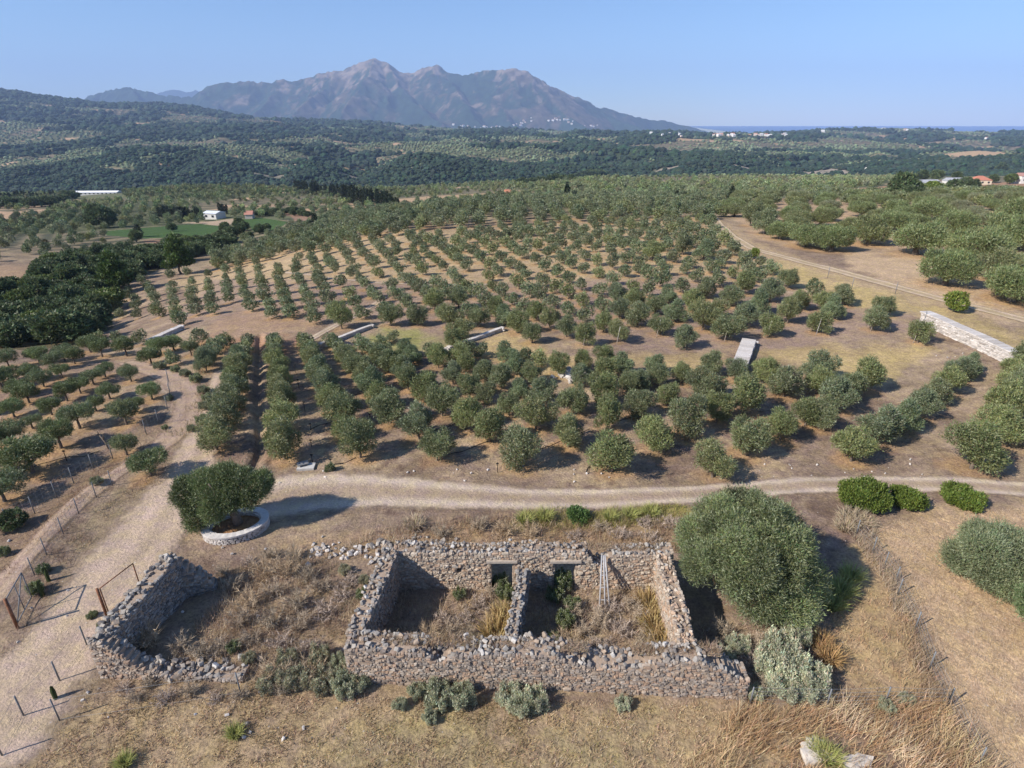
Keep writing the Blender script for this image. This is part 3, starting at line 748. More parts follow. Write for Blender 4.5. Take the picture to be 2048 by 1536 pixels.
# ------------------------------------------------------------------ foliage
def unit(a): return a / (np.linalg.norm(a, axis=-1, keepdims=True) + 1e-9)
def leaves(r, lobes, n, L, W, cl=6, spread=.10, shell=.2, out=.8, up=.45, base=(.198, .226, .100), var=.22, hue=.12, silver=(.335, .365, .215), ps=.2, zmin=.05):
    lobes = np.asarray(lobes, float); ns = int(n / cl * 1.9)
    p_ = (lobes[:, 3] * lobes[:, 4] + lobes[:, 4] * lobes[:, 5]); p_ /= p_.sum()
    k = r.choice(len(lobes), ns, p=p_)
    dr = unit(r.normal(size=(ns, 3)))
    c, R_ = lobes[k, :3], lobes[k, 3:6]
    bump = 1 + .20 * np.sin(dr[:, 0] * 6.1 + k) * np.sin(dr[:, 1] * 5.7 + 2 * k) * np.cos(dr[:, 2] * 4.3 + k) + .09 * r.normal(size=ns)
    q = c + dr * R_ * (bump * (1 - np.abs(r.normal(size=ns)) * shell))[:, None]
    ok = q[:, 2] > zmin
    for j in range(len(lobes)):
        e = (((q - lobes[j, :3]) / lobes[j, 3:6]) ** 2).sum(1)
        ok &= ~((e < .62) & (k != j) & (r.random(ns) < .93))
    q, nrm, k = q[ok], unit(dr[ok] / R_[ok]), k[ok]
    m = min(len(q), n // cl); q, nrm, k = q[:m], nrm[:m], k[:m]
    sc = np.repeat(r.random((m, 1)), cl, 0); kk = np.repeat(k, cl)
    Q = np.repeat(q, cl, 0) + r.normal(size=(m * cl, 3)) * spread; Nn = np.repeat(nrm, cl, 0)
    ax = unit(Nn * out + np.array([0, 0, up]) + r.normal(size=Q.shape) * .55)
    sd = unit(np.cross(ax, r.normal(size=Q.shape)))
    l = (L * (.6 + .8 * r.random(len(Q))))[:, None]; w = W * (.7 + .6 * r.random(len(Q)))[:, None]
    V = np.empty((len(Q), 3, 3)); V[:, 0] = Q - sd * w / 2; V[:, 1] = Q + sd * w / 2; V[:, 2] = Q + ax * l
    lc = 1 + var * .6 * r.normal(size=len(lobes))[kk][:, None]
    col = np.array(base) * lc * (1 + var * (sc * 2 - 1)) * (1 + hue * r.normal(size=(len(Q), 3)) * np.array([1, .4, .6]))
    sv = r.random(len(Q)) < ps
    col[sv] = np.array(silver) * (.8 + .4 * r.random((sv.sum(), 1)))
    return V.reshape(-1, 3), np.repeat(np.clip(col, .01, 1), 3, 0)
def tri(n): return np.arange(n).reshape(-1, 3)
def trunk_mesh(r, name, hgt, rad, nb, reach, lean=(0, 0), rise=1.4):
    b = MB(); top = Vector((lean[0], lean[1], hgt))
    b.add(tube([(0, 0, -.3), (0, 0, .0), top * .5 + Vector((r.normal() * .04, r.normal() * .04, 0)), top], [rad * 1.5, rad * 1.25, rad, rad * .85], 8))
    for i in range(nb):
        a = 2 * math.pi * (i + .3 * r.random()) / nb
        e = top + Vector((math.cos(a) * reach * (.6 + .4 * r.random()), math.sin(a) * reach * (.6 + .4 * r.random()), rise * (.6 + .5 * r.random())))
        m_ = top.lerp(e, .5) + Vector((r.normal() * .08, r.normal() * .08, .12))
        b.add(tube([top * .97, m_, e], [rad * .6, rad * .4, rad * .12], 6))
        for s_ in (-1, 1):
            e2 = m_ + Vector((math.cos(a + s_ * .8), math.sin(a + s_ * .8), .9)) * reach * .5
            b.add(tube([m_, e2], [rad * .28, rad * .08], 5))
    return mesh_np(name, np.array(b.V), b.F, [M_BARK], smooth=True, link=False)

def crown_lobes(r, w, kind):
    """lobes of a crown w metres wide"""
    L_ = []
    if kind == 'young':
        L_.append((0, 0, .46 * w, .24 * w, .24 * w, .28 * w))
        ex = 1 + .3 * r.random()
        for i in range(8):
            a = 2 * math.pi * (i + .7 * r.random()) / 8; q = (.20 + .16 * r.random()) * w
            s_ = (.13 + .09 * r.random()) * w
            L_.append((math.cos(a) * q * ex, math.sin(a) * q / ex, (.30 + .44 * r.random()) * w, s_, s_, s_ * (.95 + .4 * r.random())))
        for i in range(3):
            L_.append((r.normal() * .12 * w, r.normal() * .12 * w, (.76 + .1 * r.random()) * w, .15 * w, .15 * w, .2 * w))
    elif kind == 'standard':
        for i in range(6):
            a = 2 * math.pi * (i + .6 * r.random()) / 6; q = (.20 + .14 * r.random()) * w
            s_ = (.14 + .08 * r.random()) * w
            L_.append((math.cos(a) * q, math.sin(a) * q, (.36 + .26 * r.random()) * w, s_, s_, s_ * 1.05))
        L_.append((0, 0, .58 * w, .22 * w, .22 * w, .17 * w))
    else:
        L_.append((0, 0, .34 * w, .34 * w, .34 * w, .20 * w))
        for i in range(10):
            a = 2 * math.pi * (i + .5 * r.random()) / 10; q = (.27 + .12 * r.random()) * w
            s_ = (.13 + .06 * r.random()) * w
            L_.append((math.cos(a) * q, math.sin(a) * q, (.26 + .16 * r.random()) * w, s_, s_, s_ * .9))
        for i in range(5):
            L_.append((r.normal() * .16 * w, r.normal() * .16 * w, (.46 + .07 * r.random()) * w, .14 * w, .14 * w, .11 * w))
    return L_
LIB = {}
def make_lib(kind, nvar, w, n, L, W, seed, **kw):
    out = []
    for i in range(nvar):
        r = rng(seed + i)
        V, C = leaves(r, crown_lobes(r, w, kind if kind != 'mid' else 'young'), n, L, W, **kw)
        tt = np.array([.93 + .14 * r.random(), .96 + .08 * r.random(), .86 + .28 * r.random()]) * (.9 + .22 * r.random()); out.append((V / w, C * tt))
    return out
LIB['young'] = make_lib('young', 9, 3.0, 8200, .17, .062, 400)
LIB['standard'] = make_lib('standard', 5, 3.6, 7200, .18, .065, 500, base=(.165, .200, .080))
LIB['old'] = make_lib('old', 5, 7.0, 14000, .30, .10, 600, spread=.2, base=(.200, .228, .100))
LIB['mid'] = make_lib('mid', 5, 4.2, 2200, .36, .19, 700, spread=.12)
TR = {'young': [trunk_mesh(rng(800 + i), "trunk", .55 + .15 * i, .085, 3, .55) for i in range(3)],
      'standard': [trunk_mesh(rng(820 + i), "trunk", .85 + .1 * i, .12, 4, .95, rise=1.0) for i in range(3)],
      'old': [trunk_mesh(rng(840 + i), "trunk", 1.0 + .1 * i, .32, 5, 2.1, rise=1.5) for i in range(3)]}
TR['mid'] = TR['young']
CM = {k: [mesh_np("crown", V, tri(len(V)), [M_LEAF], col=C, link=False) for V, C in v] for k, v in LIB.items()}
WREF = {'young': 3.0, 'standard': 3.6, 'old': 7.0, 'mid': 4.2}

ORD = "first second third fourth fifth sixth seventh eighth ninth tenth eleventh twelfth thirteenth fourteenth fifteenth sixteenth seventeenth eighteenth nineteenth twentieth".split()
def onum(i): return ORD[i] if i < 20 else "%d%s" % (i + 1, {1: 'st', 2: 'nd', 3: 'rd'}.get((i + 1) % 10, 'th') if (i + 1) // 10 != 1 else 'th')
def rowlabels(items, per, uk, vk):
    """items -> (row, place in row) counted from the near side and from the left"""
    order = sorted(range(len(items)), key=lambda i: -vk(items[i])); res = {}
    nrow = max(1, round(len(items) / per))
    for q in range(nrow):
        ch = order[q * len(order) // nrow:(q + 1) * len(order) // nrow]
        ch.sort(key=lambda i: uk(items[i]))
        for j, i in enumerate(ch): res[i] = (q, j)
    return res

# the 300 olives that show largest are things of their own, the others one planted mass
vis = [i for i, o in enumerate(OL) if -60 < o[5] < 2110]
size = {i: OL[i][3] / OL[i][7] for i in vis}
big = sorted(vis, key=lambda i: -size[i])[:295]
bigset = set(big)
def zone(o):
    if o[4] == 'standard': return 'left'
    if o[4] == 'old': return 'old'
    return 'near' if o[1] < 61 - .05 * o[0] * 0 and o[6] > 682 else 'upper'
ZN = {'left': ("spreading olive tree left of the bending track, %s from the left in its %s row", "olive trees in the plot left of the bending track"),
      'near': ("bushy olive in the orchard behind the two-rut track, %s from left, %s line back", "olive trees in the orchard behind the two-rut track"),
      'upper': ("small round olive on the slope beyond the swale, %s from left, %s line up", "olive trees on the slope beyond the grassy swale"),
      'old': ("wide old olive right of the farm track, %s from left in the %s line back", "old olives beyond the farm track")}
for zn, (lab, grp) in ZN.items():
    its = [OL[i] for i in big if zone(OL[i]) == zn]
    pos = rowlabels(its, {'left': 9, 'near': 12, 'upper': 13, 'old': 6}[zn], lambda o: o[5], lambda o: o[6])
    r = rng(hash(zn) % 1 + len(its))
    for i, o in enumerate(its):
        k = o[4]; s_ = o[3] / 1.0
        e = empty("olive_tree", (o[0], o[1], o[2]), r.random() * 6.28)
        row, pl = pos[i]
        tag(e, lab % (onum(pl), onum(row)), "olive tree", grp)
        t = inst(TR[k][int(r.integers(3))], "trunk", e); ts = max(.55, o[3] / WREF[k]); t.scale = (ts, ts, ts)
        c = inst(CM[k][int(r.integers(len(CM[k])))], "crown", e)
        s_ *= {'near': .99 if o[3] < 3.2 else .90, 'left': .94, 'upper': 1.0, 'old': .84}[zn]; c.scale = (s_ * (.9 + .25 * r.random()), s_ * (.9 + .25 * r.random()), s_ * (.86 + .26 * r.random()))

def merge(name, groups, m, label, cat, kind='stuff', smooth=False):
    """groups: list of (template V, template C or colour, positions, scales(N,3), rotations, tint(N,3))"""
    Vs, Cs, Fs, o = [], [], [], 0
    for T, TC, TF, Pp, Sc, Rt, Ti in groups:
        if len(Pp) == 0: continue
        n, k = len(Pp), len(T)
        ca, sa = np.cos(Rt)[:, None], np.sin(Rt)[:, None]
        x, y, z = T[None, :, 0] * Sc[:, 0:1], T[None, :, 1] * Sc[:, 1:2], T[None, :, 2] * Sc[:, 2:3]
        V = np.stack([x * ca - y * sa + Pp[:, 0:1], x * sa + y * ca + Pp[:, 1:2], z + Pp[:, 2:3]], -1).reshape(-1, 3)
        C = (TC[None] * Ti[:, None, :]).reshape(-1, 3)
        Fs.append((TF[None] + (np.arange(n) * k)[:, None, None]).reshape(-1, TF.shape[1]) + o)
        Vs.append(V.astype(np.float32)); Cs.append(C.astype(np.float32)); o += n * k
    ob = mesh_np(name, np.concatenate(Vs), np.concatenate(Fs), [m], col=np.concatenate(Cs), smooth=smooth)
    tag(ob, label, cat, kind=kind); return ob
LOD1 = make_lib('young', 6, 3.0, 1200, .27, .17, 900, cl=4, spread=.12)
LOD2 = make_lib('young', 5, 3.0, 330, .46, .32, 950, cl=2, spread=.15)
LODO = make_lib('old', 4, 6.0, 1500, .50, .34, 980, cl=3, spread=.2)
rest = [OL[i] for i in range(len(OL)) if i not in bigset and -400 < OL[i][5] < 2450]
r = rng(41); G = []
for lib, sel in ((LOD1, [o for o in rest if o[4] != 'old']), (LODO, [o for o in rest if o[4] == 'old'])):
    kk = r.integers(len(lib), size=len(sel))
    for j, (V, C) in enumerate(lib):
        S_ = [o for o, k in zip(sel, kk) if k == j]
        if not S_: continue
        A = np.array([[o[0], o[1], o[2], o[3]] for o in S_]); n = len(A)
        G.append((V, C, tri(len(V)), A[:, :3], A[:, 3:4] * .84 * (.85 + .3 * r.random((n, 3))) * np.array([1.05, 1.05, .98]), r.random(n) * 6.28, .85 + .3 * r.random((n, 1)) * np.ones((1, 3))))
merge("olive_grove", G, M_LEAF, "dense band of grey-green olive trees over the crest beyond the young orchard", "olive grove")

# ------------------------------------------------------------------ distant orchards and woods
def lattice_fields(x0, x1, y0, y1, sp, jit, seed, cell):
    """rows of planting points whose direction changes from field to field"""
    out = []
    n = int(((x1 - x0) / cell + 2) * ((y1 - y0) / cell + 2))
    r = rng(seed)
    xs, ys_ = np.meshgrid(np.arange(x0, x1, sp), np.arange(y0, y1, sp)); xs = xs.ravel(); ys_ = ys_.ravel()
    for a in np.linspace(0, math.pi / 2, 6, endpoint=False):
        ca, sa = math.cos(a), math.sin(a)
        cx, cy = (x0 + x1) / 2, (y0 + y1) / 2; D = math.hypot(x1 - x0, y1 - y0) / 2
        gx, gy = np.meshgrid(np.arange(-D, D, sp * .92), np.arange(-D, D, sp * 1.08))
        X = cx + gx * ca - gy * sa; Y = cy + gx * sa + gy * ca; X = X.ravel(); Y = Y.ravel()
        m = (Y > y0) & (Y < y1) & (np.abs(X) < .98 * Y + 30); X, Y = X[m], Y[m]
        idn = landcell(X, Y, cell, 61 if cell < 100 else 64)
        k = np.floor((idn * 37.7 % 1) * 6).astype(int)
        m = k == int(round(a / (math.pi / 12)))
        out.append(np.stack([X[m], Y[m], idn[m]], 1))
    A = np.concatenate(out); A[:, :2] += r.normal(0, jit, (len(A), 2)); return A
def near_poly(u, v, *polys):
    m = np.zeros(u.shape, bool)
    for p in polys: m |= inpoly(u, v, p)
    return m
ico_me = bpy.data.meshes.new("t"); import bmesh
bm = bmesh.new(); bmesh.ops.create_icosphere(bm, subdivisions=1, radius=1); bm.to_mesh(ico_me); bm.free()
I1V = np.array([v.co[:] for v in ico_me.vertices]); I1F = np.array([p.vertices[:] for p in ico_me.polygons])
bm = bmesh.new(); bmesh.ops.create_icosphere(bm, subdivisions=2, radius=1); bm.to_mesh(bpy.data.meshes.new("t2")); 
I2V = np.array([v.co[:] for v in bm.verts]); I2F = np.array([[v.index for v in f.verts] for f in bm.faces]); bm.free()
def blobs(V, F_, seed, nv=5, amp=.22):
    out = []
    keep = V[F_].mean(1)[:, 2] > -.55; F2 = F_[keep]
    for i in range(nv):
        q = V * (1 + amp * rng(seed + i).normal(size=(len(V), 1))); q = q * .42; q[:, 2] = q[:, 2] * .72 + .26
        cc = np.ones((len(V), 3)) * (1 + .18 * rng(seed + 50 + i).normal(size=(len(V), 1)))
        out.append((q, np.clip(cc, .5, 1.6), F2))
    return out
B1, B2 = blobs(I1V, I1F, 31, amp=.15), blobs(I2V, I2F, 61)
OLC = np.array([.150, .178, .098]); MQC = np.array([.033, .053, .031])
def groups_from(lib, A, W, tint, r):
    G = []; kk = r.integers(len(lib), size=len(A))
    for j, t in enumerate(lib):
        if len(t) == 2: V, C, Ff = t[0], t[1], tri(len(t[0]))
        else: V, C, Ff = t
        m = kk == j; n = m.sum()
        if n: G.append((V, C, Ff, A[m, :3], W[m, None] * (.85 + .3 * r.random((n, 3))), r.random(n) * 6.28, tint[m]))
    return G
r = rng(303); G = []
KEEP = [[(405, 440), (405, 418), (462, 418), (462, 440)], [(1815, 385), (1815, 352), (1985, 345), (2100, 340), (2100, 380)], [(135, 392), (135, 374), (250, 376), (250, 396)]]
LOCAL = [(-500, 1700), (-500, 715), (-60, 700), (-60, 590), (0, 545), (140, 530), (230, 505), (330, 500), (400, 515), (560, 470), (700, 428), (900, 405), (1440, 396), (1700, 390), (2500, 375), (2600, 1700)]
def scatter(y0, y1, sp, jit, seed, cell, W0, lib, keepw=None, mfac=1.):
    global G
    A = lattice_fields(-y1, y1, y0, y1, sp, jit, seed, cell)
    X, Y, ids = A.T; Z = h(X, Y); u, v, f = project(X, Y, Z)
    ok = (u > -260) & (u < 2300)
    if y0 < 700:
        ok &= ~near_poly(u, v, LOCAL, WOODS)
        hp = W0 * .9 * F / f
        for q_ in (0, .5, 1.): ok &= ~near_poly(u, v - hp * q_, GREEN1, GREEN2, BROWN, BROWN2, YARD, TANL, TAN2, SOILR, SOILR2, *KEEP)
    mq = maquis(X, Y, u, v) > .45
    sparse = (ids > .58) & (ids < .93); bare = ids >= .93
    ok &= ~mq & ~bare & ~(sparse & (r.random(len(X)) < .45)) & (fbm(X / 45, Y / 45, 71, 3) < .42)
    P_ = np.stack([X, Y, Z], 1)[ok]; n = len(P_)
    W = W0 * (.75 + .5 * r.random(n)) * np.where(sparse[ok], .72, .95)
    t = (1 + .16 * r.normal(size=(n, 1))) * (1 + .05 * r.normal(size=(n, 3)))
    t *= (.9 + .25 * (ids[ok, None] * 7.3 % 1))
    if len(lib[0]) == 3: t = t * OLC
    G += groups_from(lib, P_, W, t, r); return n
n1_ = scatter(105, 330, 6.6, .6, 1, 85, 3.6, LOD1)
n2_ = scatter(330, 620, 7.6, .6, 2, 85, 4.0, LOD2)
n3_ = scatter(620, 1000, 9.0, .7, 3, 85, 6.0, B1)
n4_ = scatter(1000, 1900, 13, 1.4, 4, 190, 8.4, B1)
n5_ = scatter(1900, 4150, 21, 3.0, 5, 190, 12.5, B1)
merge("olive_grove", G, M_FAR, "rows of olive trees covering the rolling hills out to the horizon", "olive groves")
# wild evergreen scrub on the gorge sides and the far hills
def woods(y0, y1, sp, W0, lib, seed, thr=.35):
    rr = rng(seed); gx, gy = np.meshgrid(np.arange(-y1, y1, sp), np.arange(y0, y1, sp)); X = gx.ravel() + rr.normal(0, sp * .35, gx.size); Y = gy.ravel() + rr.normal(0, sp * .35, gx.size)
    m = np.abs(X) < .98 * Y; X, Y = X[m], Y[m]; Z = h(X, Y); u, v, f = project(X, Y, Z)
    ok = (maquis(X, Y, u, v) > thr) & (u > -200) & (u < 2250) & ~((fbm(X / 60, Y / 30, 77, 4) > .34) & (Y > 1100) & (Y < 1220) & (u > 400))
    P_ = np.stack([X, Y, Z - .6], 1)[ok]; n = len(P_); W = W0 * (.55 + .9 * rr.random(n) ** 1.5)
    t = MQC * (1 + .16 * rr.normal(size=(n, 1))).clip(.5, 1.5) * (1 + .08 * rr.normal(size=(n, 3)))
    yl = rr.random(n) < .02; t[yl] = t[yl] * np.array([1.6, 1.45, 1.1])
    return groups_from(lib, P_, W, t, rr)
merge("evergreen_scrub", woods(760, 1350, 5.6, 9.5, B1, 71) + woods(1350, 2300, 12, 17, B1, 72) + woods(2300, 4150, 21, 27, B1, 73), M_FAR, "dark evergreen scrub clothing the gorge sides and the far hills", "woods")

# ------------------------------------------------------------------ dark trees in the gully on the left, single trees and cypresses
def lib_tree(n, lobesf, seed, nv, L, W, **kw):
    o = []
    for i in range(nv):
        r = rng(seed + i); V, C = leaves(r, lobesf(r), n, L, W, **kw); o.append(mesh_np("crown", V, tri(len(V)), [M_LEAF], col=C, link=False))
    return o
def oak(r):
    L_ = [(0, 0, .42, .36, .36, .30)]
    for i in range(8):
        a = i * .785 + r.random() * .5; q = .22 + .12 * r.random(); s_ = .15 + .07 * r.random()
        L_.append((math.cos(a) * q, math.sin(a) * q, .30 + .28 * r.random(), s_, s_, s_))
    for i in range(3): L_.append((r.normal() * .1, r.normal() * .1, .66, .17, .17, .13))
    return L_
def cyp(r): return [(0, 0, .5, .10, .10, .5), (.02, 0, .32, .13, .12, .28), (-.02, .01, .6, .10, .11, .25)]
def pine(r):
    L_ = []
    for i in range(11):
        a = i * 2.4; q = .26 * (1 - i / 14); z = .28 + .06 * i
        L_.append((math.cos(a) * q, math.sin(a) * q, z, .20 - .008 * i, .20 - .008 * i, .085))
    L_.append((0, 0, .9, .1, .1, .12)); L_.append((0, 0, .55, .2, .2, .3)); return L_
DK = dict(cl=4, spread=.022, silver=(.075, .10, .04), ps=.12, zmin=.0)
OAK = lib_tree(3600, oak, 1000, 5, .075, .045, base=(.125, .165, .070), var=.36, **DK)
OAKL = lib_tree(3600, oak, 1040, 2, .075, .045, base=(.13, .17, .05), var=.3, **{**DK, 'silver': (.15, .17, .04)})
CYP = lib_tree(1500, cyp, 1100, 2, .05, .03, base=(.026, .040, .018), out=.2, up=1.0, **DK)
PIN = lib_tree(4200, pine, 1200, 2, .07, .035, base=(.085, .13, .030), var=.3, **{**DK, 'silver': (.13, .18, .05)})
YEL = lib_tree(2600, oak, 1300, 2, .08, .05, base=(.20, .25, .05), **{**DK, 'silver': (.28, .30, .08)})
TK = trunk_mesh(rng(880), "trunk", .22, .030, 4, .16, rise=.22)
TKC = trunk_mesh(rng(881), "trunk", .25, .02, 2, .03, rise=.2)
def tree(name, u, v, wpx, lib, label, cat, group=None, sz=1.0, r=rng(7), tk=TK, zoff=0):
    x, y, z = ground(u, v); f = project(x, y, z)[2]; w = wpx * f / F
    e = empty(name, (x, y, z + zoff), r.random() * 6.28); tag(e, label, cat, group)
    t = inst(tk, "trunk", e); t.scale = (w, w, w * sz)
    c = inst(lib[int(r.integers(len(lib)))], "crown", e); c.scale = (w * 1.0, w * 1.0, w * sz)
    return e
rr = rng(12); WD = []
for yy in np.arange(55, 190, 4.4):
    for xx in np.arange(-130, -20, 4.6):
        x = xx + rr.normal(0, 1.1); y = yy + rr.normal(0, 1.1); z = float(h(x, y)); u, v, f = [float(t) for t in project(x, y, z)]
        if inpoly(np.array([u]), np.array([v]), WOODS)[0] and u > -50: WD.append((u, v, (4.4 + 2.2 * rr.random()) * F / f))
pos = rowlabels(WD, 9, lambda o: o[0], lambda o: o[1])
for i, (u, v, w) in enumerate(WD):
    row, pl = pos[i]
    tree("evergreen_tree", u, v, w, OAKL if rr.random() < .16 else OAK, "dark evergreen tree in the gully thicket, %s from the left in the %s line up" % (onum(pl), onum(row)), "evergreen tree", "dark trees filling the gully on the left", .65 + .3 * rr.random(), rr)
tree("pine_tree", 362, 548, 66, PIN, "bright green pine with tiered branches at the right end of the gully thicket", "pine", sz=1.15)
tree("pine_tree", 238, 586, 78, PIN, "broad pale-topped pine between two dark cypresses and the young orchard", "pine", sz=1.05)
tree("cypress_tree", 178, 566, 60, CYP, "leaning dark cypress standing out of the gully thicket, left of the pair", "cypress", "two cypresses in the gully", .95, tk=TKC)
tree("cypress_tree", 205, 548, 58, CYP, "dark cypress beside the broad pine, right of the pair in the gully", "cypress", "two cypresses in the gully", .95, tk=TKC)
tree("plane_tree", 206, 456, 62, OAK, "large round dark tree standing alone at the left end of the green field", "tree", sz=.9)
tree("tree", 345, 463, 20, OAK, "small round tree standing alone in the long green field", "tree", sz=1.0)
tree("tree", 273, 484, 26, OAK, "dark tree at the near edge of the long green field", "tree", "trees along the green fields", 1.1)
tree("poplar_tree", 279, 474, 52, CYP, "slim pale tree at the near edge of the long green field", "poplar", sz=.5, tk=TKC)
tree("tree", 358, 486, 24, OAK, "round dark tree in the brown field below the green field", "tree", sz=.9)
for i, (u, v, w) in enumerate([(452, 466, 26), (462, 478, 30), (445, 490, 34), (480, 470, 26), (490, 462, 22), (420, 498, 34), (395, 512, 30), (500, 478, 18), (520, 468, 24), (535, 462, 18), (386, 498, 26), (330, 510, 24), (304, 516, 22), (430, 512, 30), (480, 457, 26), (590, 432, 22), (664, 435, 17), (372, 520, 24)]):
    tree("tree", u, v, w, OAK, "dark tree along the stream below the green fields, %s from the left" % onum(sorted([452, 462, 445, 480, 490, 420, 395, 500, 520, 535, 386, 330, 304, 430, 480.5, 590, 664, 372]).index(u if i != 14 else 480.5)), "tree", "dark trees along the stream below the green fields", 1.0)
tree("cypress_tree", 632, 462, 46, CYP, "dark cypress pair at the left edge of the dense olive hill", "cypress", sz=.8, tk=TKC)
tree("cypress_tree", 623, 466, 34, CYP, "short dark cypress close left of a taller one by the olive hill", "cypress", sz=.8, tk=TKC)
tree("cypress_tree", 1133, 404, 42, CYP, "tall dark cypress alone above the middle of the olive crest", "cypress", sz=.95, tk=TKC)
tree("cypress_tree", 1252, 408, 24, CYP, "short dark cypress on the olive crest right of the taller lone one", "cypress", sz=.8, tk=TKC)
tree("cypress_tree", 1461, 402, 40, CYP, "dark cypress above the upper end of the farm track", "cypress", sz=.75, tk=TKC)
tree("cypress_tree", 1352, 404, 36, CYP, "left one of two cypresses between the lone ones on the crest", "cypress", sz=.7, tk=TKC)
tree("cypress_tree", 1368, 405, 32, CYP, "right one of two cypresses between the lone ones on the crest", "cypress", sz=.7, tk=TKC)
tree("holm_oak", 1800, 398, 62, OAK, "big dark green tree at the edge of the old olives near the farm sheds", "tree", sz=1.0)
tree("holm_oak", 1815, 400, 44, OAK, "dark low tree leaning against the big tree near the farm sheds", "tree", sz=.8)
tree("bushy_tree", 1860, 388, 44, YEL, "yellow-green leafy tree in front of the grey-roofed farm shed", "tree", sz=.7)
for i, (u, v, w, l) in enumerate([(1912, 362, 22, "round tree behind the pale farm shed"), (1928, 378, 28, "dark tree between the farm shed and the red-roofed house"), (1905, 384, 30, "dark bush below the pale farm shed"),
        (1985, 366, 20, "tree just right of the red-roofed house"), (2018, 368, 24, "bright tree left of the white house at the edge"), (1842, 362, 26, "dark tree behind the grey-roofed farm shed"), (2000, 344, 22, "dark tree on the slope above the red-roofed house"), (1870, 362, 26, "low green tree between the two farm sheds"), (1945, 380, 26, "dark bush in front of the red-roofed house")]):
    tree("tree", u, v, w, OAK if i not in (4,) else OAKL, l, "tree", "trees round the farm buildings")
# wind-break rows of tall dark trees
rr = rng(19)
def rowof(pts, n, w, lab, grp, lib, sz, name, cat, jit=2.5):
    U_ = np.linspace(0, len(pts) - 1, n)
    for i, t in enumerate(U_):
        u = np.interp(t, range(len(pts)), [p[0] for p in pts]) + rr.normal(0, jit * .6); v = np.interp(t, range(len(pts)), [p[1] for p in pts]) + rr.normal(0, .6)
        tree(name, u, v, w * (.8 + .4 * rr.random()), lib, lab % onum(i), cat, grp, sz, rr, tk=TKC if lib is CYP else TK)
rowof([(688, 402), (720, 412), (760, 418), (798, 424)], 34, 34, "tall dark wind-break tree in the middle distance, %s from the left", "wind-break of tall dark trees", CYP, 1.0, "cypress_tree", "cypress")
rowof([(596, 384), (640, 390), (700, 398)], 22, 26, "dark tree in the far end of the wind-break, %s from the left", "far end of the wind-break", CYP, .9, "cypress_tree", "cypress")
rowof([(318, 434), (345, 437), (372, 438), (398, 438)], 17, 24, "dark narrow tree in the row left of the white shed, %s from the left", "row of dark trees left of the white shed", CYP, .9, "cypress_tree", "cypress", 1.2)
rowof([(440, 428), (455, 427)], 4, 24, "dark narrow tree right behind the white shed, %s from the left", "dark trees right of the white shed", CYP, .9, "cypress_tree", "cypress", 1.2)
rowof([(505, 434), (545, 430), (590, 428), (615, 434)], 11, 20, "dark hedge tree behind the second green field, %s from the left", "hedge trees behind the second green field", OAK, .8, "tree", "tree")
rowof([(0, 400), (50, 400), (110, 396)], 16, 20, "slim dark hedge tree under the gorge at the left, %s from left", "hedge at the left edge under the gorge", CYP, .8, "cypress_tree", "cypress")
rowof([(0, 418), (60, 416), (110, 410), (150, 398)], 11, 30, "dark bushy tree in the hollow left of the olive hill, %s from the left", "bushy trees in the hollow at the left edge", OAK, .8, "tree", "tree")
rowof([(1040, 372), (1100, 366), (1170, 358), (1200, 354)], 16, 22, "dark tree in the hollow before the rounded hill, %s from left", "trees in the hollow before the rounded hill", OAK, .8, "tree", "tree")
# light green young trees
tree("almond_tree", 1506, 517, 22, YEL, "small yellow-green tree beside the upper bend of the farm track", "tree", sz=1.2)
tree("almond_tree", 1909, 624, 44, YEL, "yellow-green tree between the farm track and the long white wall", "tree", sz=1.15)
tree("almond_tree", 1425, 441, 14, YEL, "tiny yellow-green tree where the farm track vanishes into the olives", "tree", sz=1.0)

